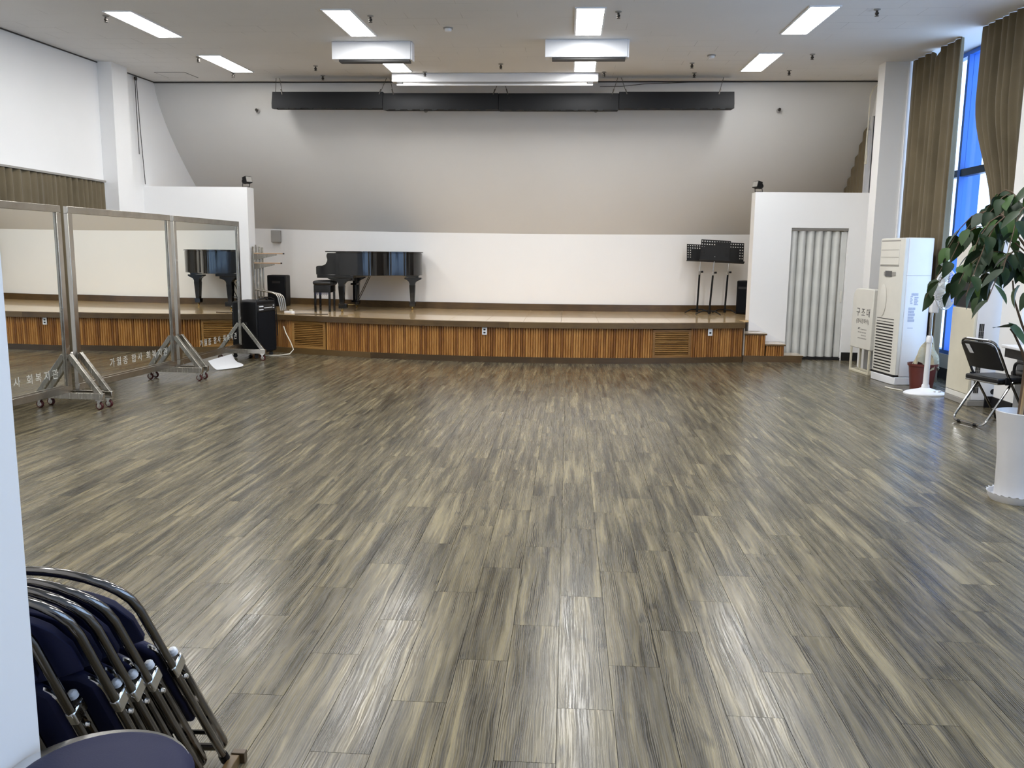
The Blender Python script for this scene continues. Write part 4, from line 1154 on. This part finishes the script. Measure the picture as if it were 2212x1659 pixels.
music_stand(2.35, 14.20, 1.06, R(-14), R(-6), R(3), 'front of the three black music stands, overlapping the other two')
music_stand(2.68, 14.62, 1.03, R(-14), R(-2), R(2), 'rightmost of the three black music stands, behind the front one')

# stage spotlights on top of the partitions
def spot(x, y, z, sgn, label):
    t = thing('stage_spotlight', label, 'spotlight', (x, y, z))
    ang = R(40) * sgn
    Mx = Matrix.Translation((0, 0, .105)) @ Matrix.Rotation(sgn * R(-62), 4, 'Z') @ Matrix.Rotation(R(-14), 4, 'X')
    hd = MB(); hd.box(-.062, -.075, -.05, .062, .005, .05, Mx)
    hd.lathe([(0, 0), (.05, 0), (.048, .03), (.03, .062), (0, .07)], 14, Mx @ Matrix.Translation((0, .0, 0)) @ Matrix.Rotation(-pi / 2, 4, 'X'))
    obj('housing', hd, 'black_paint', t, 0.004)
    obj('lens', MB().box(-.052, -.079, -.04, .052, -.076, .04, Mx), 'grey_plastic', t)
    obj('yoke', MB().tube([tuple(Mx @ Vector((-.07, -.02, 0))), (-.055, .0, .01), (.055, .0, .01), tuple(Mx @ Vector((.07, -.02, 0)))], .007, 6), 'black_paint', t)
    obj('foot', MB().box(-.03, -.03, 0, .03, .03, .015), 'black_paint', t)
spot(-5.06, 13.2, 2.53, -1, 'small black spotlight on top of the left white partition')
spot(2.84, 13.2, 2.505, 1, 'small black spotlight on top of the right white partition')

# stainless barre stand behind the amplifier
t = thing('barre_stand', 'stainless steel stand with wooden-topped arms beside the left partition', 'stand', (-4.94, 13.2, ZS))
for i, (dx, dy, h) in enumerate(((-.02, -.06, 1.03), (.015, -.02, 1.06), (.05, .02, 1.03), (.085, .06, 1.02))):
    obj('post', MB().box(dx - .014, dy - .014, 0.0, dx + .014, dy + .014, h), 'steel', t, 0.003)
for z, L in ((.915, .46), (.765, .42)):
    a = obj('arm_bracket', MB().prism([(.0, z - .09), (.03, z - .09), (L - .10, z - .02), (L - .10, z), (.0, z)], -.075, -.055, XZ), 'steel', t)
    obj('rail', MB().box(.0, -.09, z, L, -.04, z + .018), 'board', a, 0.004)
    obj('rail_end', MB().lathe([(0, 0), (.012, 0), (.012, .02), (0, .02)], 10, Matrix.Translation((L, -.065, z + .009)) @ Matrix.Rotation(pi / 2, 4, 'Y')), 'dark_plastic', a)
for i in range(4):
    y = -.09 + .045 * i
    obj('bent_tube', MB().tube(round_poly([(.0, y, .36), (.36 + .02 * i, y, .285 - .01 * i + .015), (.41 + .012 * i, y, .03)], .09, 6), .013, 8), 'steel', t)

# bass amplifier on casters in front of the stage
t = thing('amplifier', 'large black amplifier cabinet on casters in front of the stage', 'amplifier', (-4.455, 11.86, 0), R(-9))
W_, D_, z0, z1 = .545, .46, .075, .83
obj('cabinet', MB().box(-D_, 0, z0, 0, W_, z1), 'black_paint', t, 0.016)
obj('grille_cloth', MB().box(.001, .02, z0 + .02, .012, W_ - .02, z1 - .16), 'black_cloth', t, 0.004)
pn = obj('control_panel', MB().box(.001, .02, z1 - .145, .010, W_ - .02, z1 - .05), 'dark_plastic', t, 0.003)
for i in range(5):
    for j in range(2): obj('knob', MB().lathe([(0, 0), (.009, 0), (.008, .014), (0, .014)], 8, Matrix.Translation((.010, .06 + .022 * i, z1 - .12 + .045 * j)) @ Matrix.Rotation(pi / 2, 4, 'Y')), 'paper', pn)
for i in range(9): obj('knob', MB().lathe([(0, 0), (.007, 0), (.006, .014), (0, .014)], 8, Matrix.Translation((.010, .205 + .025 * i, z1 - .10)) @ Matrix.Rotation(pi / 2, 4, 'Y')), 'paper', pn)
for j in range(2): obj('switch', MB().box(.010, .455, z1 - .115 + .035 * j, .016, .485, z1 - .10 + .035 * j), 'paper', pn)
obj('side_handle', MB().box(-.30, -.004, .43, -.16, .002, .53), 'dark_plastic', t, 0.004)
obj('top_strap', MB().tube([(-.06, .12, z1), (-.06, .18, z1 + .03), (-.06, .38, z1 + .03), (-.06, .44, z1)], .012, 6), 'black_vinyl', t)
for x in (-.40, -.06):
    for y in (.06, W_ - .06):
        obj('caster', MB().lathe([(0, -.012), (.03, -.012), (.032, 0), (.03, .012), (0, .012)], 14, Matrix.Translation((x, y, .033)) @ Matrix.Rotation(R(30), 4, 'Z') @ Matrix.Rotation(pi / 2, 4, 'X')).box(x - .02, y - .02, .055, x + .02, y + .02, z0), 'dark_plastic', t)
tag(obj('amplifier_cable', MB().tube([(-4.40, 12.02, .885), (-4.36, 12.2, .875), (-4.355, 12.32, .845), (-4.345, 12.36, .70), (-4.34, 12.37, .45), (-4.335, 12.36, .30)], .007, 6), 'black_paint'), 'thin black lead trailing over the amplifier top and down its front', 'cable')
tag(obj('power_cable', MB().tube([(-4.32, 12.60, .42), (-4.27, 12.55, .32), (-4.18, 12.50, .18), (-4.13, 12.46, .08), (-4.17, 12.40, .02), (-4.30, 12.30, .008), (-4.5, 12.27, .008)], .008, 6), 'cord_white'), 'pale power lead hanging in a loop right of the amplifier', 'cable')
t = thing('power_strip', 'white power strip lying on the stage edge behind the amplifier', 'power strip', (-4.29, 12.84, ZS), R(-30))
obj('body', MB().box(-.11, -.03, 0, .07, .03, .045), 'paper', t, 0.01)
obj('plug', MB().box(.0, -.02, .045, .04, .02, .07), 'beige', t, 0.006)
tag(obj('floor_cable', MB().tube([(-4.2, 12.78, ZS + .006), (-4.0, 12.86, ZS + .006), (-3.8, 12.80, ZS + .006), (-3.7, 12.86, ZS + .006)], .006, 5), 'dark_metal'), 'thin dark cable lying on the stage near the power strip', 'cable')

# ------------------------------------------------------------------ three mobile mirrors
LETTERS = '가월종합사회복지관'
def mobile_mirror(A, B, label, letters, z0=.165, z1=1.955):
    """A near end, B far end of the frame on the floor; the mirror faces +x"""
    A, B = Vector((*A, 0)), Vector((*B, 0)); d = B - A; L = d.length
    t = thing('mobile_mirror', label, 'mirror', A, math.atan2(d.y, d.x) - pi / 2, 'stainless framed mobile mirrors on casters')
    w, th = .066, .045          # local: y along the mirror, x out of its face
    obj('rail', MB().box(-th / 2, 0, z1 - w, th / 2, L, z1), 'steel', t, 0.003)
    obj('rail', MB().box(-th / 2, 0, z0, th / 2, L, z0 + w), 'steel', t, 0.003)
    obj('post', MB().box(-th / 2, 0, z0 + w, th / 2, w, z1 - w), 'steel', t, 0.003)
    obj('post', MB().box(-th / 2, L - w, z0 + w, th / 2, L, z1 - w), 'steel', t, 0.003)
    gl = obj('mirror_glass', MB().box(-.004, w, z0 + w, .004, L - w, z1 - w), 'mirror', t)
    obj('back_board', MB().box(-.012, w, z0 + w, -.0045, L - w, z1 - w), 'grey_plastic', t)
    lt = MB().box(.004, w, z0 + w, .012, L - w, z0 + w + .014).box(.004, L - w - .014, z0 + w, .012, L - w, z1 - w)
    obj('glazing_bead', lt, 'steel', t)
    n = len(letters)
    for i, ch in enumerate(letters):
        y = L - .22 - .118 * (n - 1 - i) - (.05 if i < n - 4 else 0) - (.04 if i < n - 6 else 0)
        mt = frame_mtx((.0055, y, z0 + w + .13), (0, 1, 0), (0, 0, 1))
        obj('letter', text_mesh('letter', ch, .10, 'etch', mt, .0004), 'etch', t)
    for ye in (.028, L - .028):
        H = .36
        obj('foot_beam', MB().box(-H, ye - .024, .10, H, ye + .024, .163), 'steel', t, 0.003)
        for s_ in (-1, 1):
            obj('brace', MB().bar((s_ * (H - .03), ye, .14), (s_ * .03, ye, .53), .044, .05), 'steel', t, 0.003)
            cx = s_ * (H - .045)
            cs = obj('caster', MB().box(cx - .03, ye - .028, .088, cx + .03, ye + .028, .0995).box(cx - .012 + .0, ye - .022, .035, cx + .012, ye - .017, .09).box(cx - .012, ye + .017, .035, cx + .012, ye + .022, .09), 'chrome', t)
            wx = cx - .0
            obj('wheel', MB().lathe([(0, -.014), (.034, -.014), (.038, -.006), (.038, .006), (.034, .014), (0, .014)], 18, Matrix.Translation((wx, ye, .038)) @ Matrix.Rotation(pi / 2, 4, 'X')), 'red_wheel', cs)
            obj('hub', MB().lathe([(0, -.018), (.024, -.016), (.024, .016), (0, .018)], 14, Matrix.Translation((wx, ye, .038)) @ Matrix.Rotation(pi / 2, 4, 'X')), 'chrome', cs)
    return t
mobile_mirror((-4.71, 9.89), (-4.645, 11.75), 'farthest of three steel-framed mobile mirrors, ending by the black amplifier', LETTERS)
mobile_mirror((-4.835, 7.955), (-4.70, 9.79), 'middle one of the three steel-framed mobile mirrors', LETTERS)
mobile_mirror((-4.95, 6.05), (-4.845, 7.86), 'nearest of three steel-framed mobile mirrors, cut off by the jamb', LETTERS)
# curled white sheet under the far mirror
def curl(u, v): return (-4.78 + .36 * v - .02 * sin(pi * u), 10.95 + 1.05 * u, .10 - .09 * v + .05 * v * v * 0 + .012 * sin(pi * u) + (0.0))
mb = MB().sheet(lambda u, v: (-4.66 + (.04 + .26 * sin(pi * (u * .85 + .1))) * v, 10.62 + .78 * u, .012 + .115 * (1 - v) ** 1.6), 14, 8, .002)
tag(obj('paper_sheet', mb, 'paper'), 'curled white plastic sheet lying under the farthest mirror', 'sheet')

# ------------------------------------------------------------------ folded chairs leaning on the near wall (lower left)
def folded_chair(proto, foot, top, xc, label, rz=0.0, group='folded chairs leaning in a row at the lower left'):
    """foot, top: y at the floor and y at the top; local z runs up the folded chair"""
    if proto is None:
        t = thing('folded_chair', label, 'chair', (0, 0, 0), 0, group)
        hw, Ht = .22, .90
        s_ = []
        bk = [(-hw, 0, .01), (-hw, 0, .40), (-hw, 0, .74)] + [(-hw * cos(a) * (1.0) , -.012 * sin(a), .745 + .16 * sin(a) ** .9) for a in [pi * i / 14 for i in range(1, 14)]] + [(hw, 0, .74), (hw, 0, .40), (hw, 0, .01)]
        obj('back_frame', MB().tube(bk, .0115, 12), 'dark_chrome', t)
        fl = round_poly([(-hw + .002, .030, .50), (-hw + .002, .034, .012), (hw - .002, .034, .012), (hw - .002, .030, .50)], .05, 5)
        obj('front_legs', MB().tube(fl, .0115, 10), 'dark_chrome', t)
        for q in (-1, 1):
            obj('end_cap', MB().lathe([(0, 0), (.0125, 0), (.012, .012), (.006, .019), (0, .020)], 12, Matrix.Translation((q * (hw - .002), .030, .512))), 'paper', t)
            obj('hinge_plate', MB().box(q * hw - .012, -.012, .455, q * hw + .012, .042, .50), 'chrome', t, 0.006)
            obj('bolt', MB().lathe([(0, 0), (.008, 0), (.006, .008), (0, .009)], 10, Matrix.Translation((q * (hw + .010), .012, .43)) @ Matrix.Rotation(q * pi / 2, 4, 'Y')), 'chrome', t)
            obj('rubber_foot', MB().tube([(q * hw, 0, 0), (q * hw, 0, .03)], .0145, 10), 'black_paint', t)
        def bp(u, v):
            x = (2 * u - 1); w = .195 - .0 * v
            zt = .71 + .155 * max(0, 1 - abs(x) ** 2.2) ** .55
            zb = .63 - .02 * (1 - x * x)
            return (x * w, -.004 - .03 * (1 - x * x), zb + (zt - zb) * v)
        obj('backrest', MB().sheet(bp, 18, 8, .022), 'navy_vinyl', t, 0.004)
        obj('seat', MB().prism([(-.185, .20), (.185, .20), (.185, .54), (.15, .575), (-.15, .575), (-.185, .54)], .004, .034, Matrix(((1, 0, 0, 0), (0, 0, 1, 0), (0, 1, 0, 0), (0, 0, 0, 1)))), 'navy_vinyl', t, 0.012)
        obj('seat_rim', MB().tube(round_poly([(-.19, .02, .22), (-.19, .02, .56), (.19, .02, .56), (.19, .02, .22)], .06, 5), .008, 8), 'chrome', t)
        obj('cross_bar', MB().tube([(-hw, .0, .16), (hw, .0, .16)], .007, 8), 'dark_chrome', t)
    else:
        t = copy_tree(proto); t['label'] = label
    a = math.atan2(foot - top, .80)
    t.location = (xc - .0, foot, 0.012); t.rotation_euler = (a, R(-2.6), rz)
    return t
rows_ = [(2.30, 1.84, -1.225, 'outermost folded chair of the leaning row, navy backrest showing in full'),
         (2.205, 1.765, -1.25, 'second folded chair from the outside of the leaning row'),
         (2.135, 1.715, -1.265, 'third folded chair from the outside of the leaning row'),
         (2.07, 1.67, -1.28, 'fourth folded chair from the outside of the leaning row'),
         (1.985, 1.61, -1.35, 'fifth folded chair from the outside, set back towards the white jamb'),
         (1.90, 1.55, -1.44, 'folded chair nearest the white jamb, mostly hidden by it')]
fc = None
for i, (fo, to, xc, lab) in enumerate(rows_):
    c = folded_chair(fc, fo, to, xc, lab, R(-2 + i * 0.6))
    if fc is None: fc = c
t = thing('round_stool', 'round navy padded stool with a chrome rim at the bottom edge of the frame', 'stool', (-.822, 1.335, 0))
RS, ZT = .162, .615
obj('seat', MB().lathe([(0, ZT - .05), (RS - .012, ZT - .05), (RS - .002, ZT - .035), (RS, ZT - .018), (RS - .012, ZT - .004), (RS * .8, ZT + .006), (RS * .4, ZT + .012), (0, ZT + .014)], 48), 'navy_vinyl', t, sharp=60)
obj('rim', MB().lathe([(RS - .02, ZT - .05), (RS + .006, ZT - .05), (RS + .013, ZT - .032), (RS + .006, ZT - .012), (RS - .02, ZT - .012)], 48, Matrix.Translation((-.016, .003, 0))), 'chrome', t)
for i in range(4):
    a = pi / 4 + i * pi / 2
    obj('leg', MB().tube([(.10 * cos(a), .10 * sin(a), ZT - .06), (.145 * cos(a), .145 * sin(a), .0)], .011, 10), 'chrome', t)
obj('foot_ring', MB().tube([(.128 * cos(a), .128 * sin(a), .20) for a in [i * pi / 16 for i in range(32)]], .008, 8, closed=True), 'chrome', t)
t = thing('floor_skid', 'low brown wooden skid board on the floor beside the leaning chairs', 'board', (-.985, 1.56, 0))
obj('board', MB().box(-.012, 0, 0, .016, .75, .03), 'brown_trim', t, 0.002)
obj('end_block', MB().box(-.012, .751, 0, .03, .775, .034), 'brown_trim', t, 0.002)
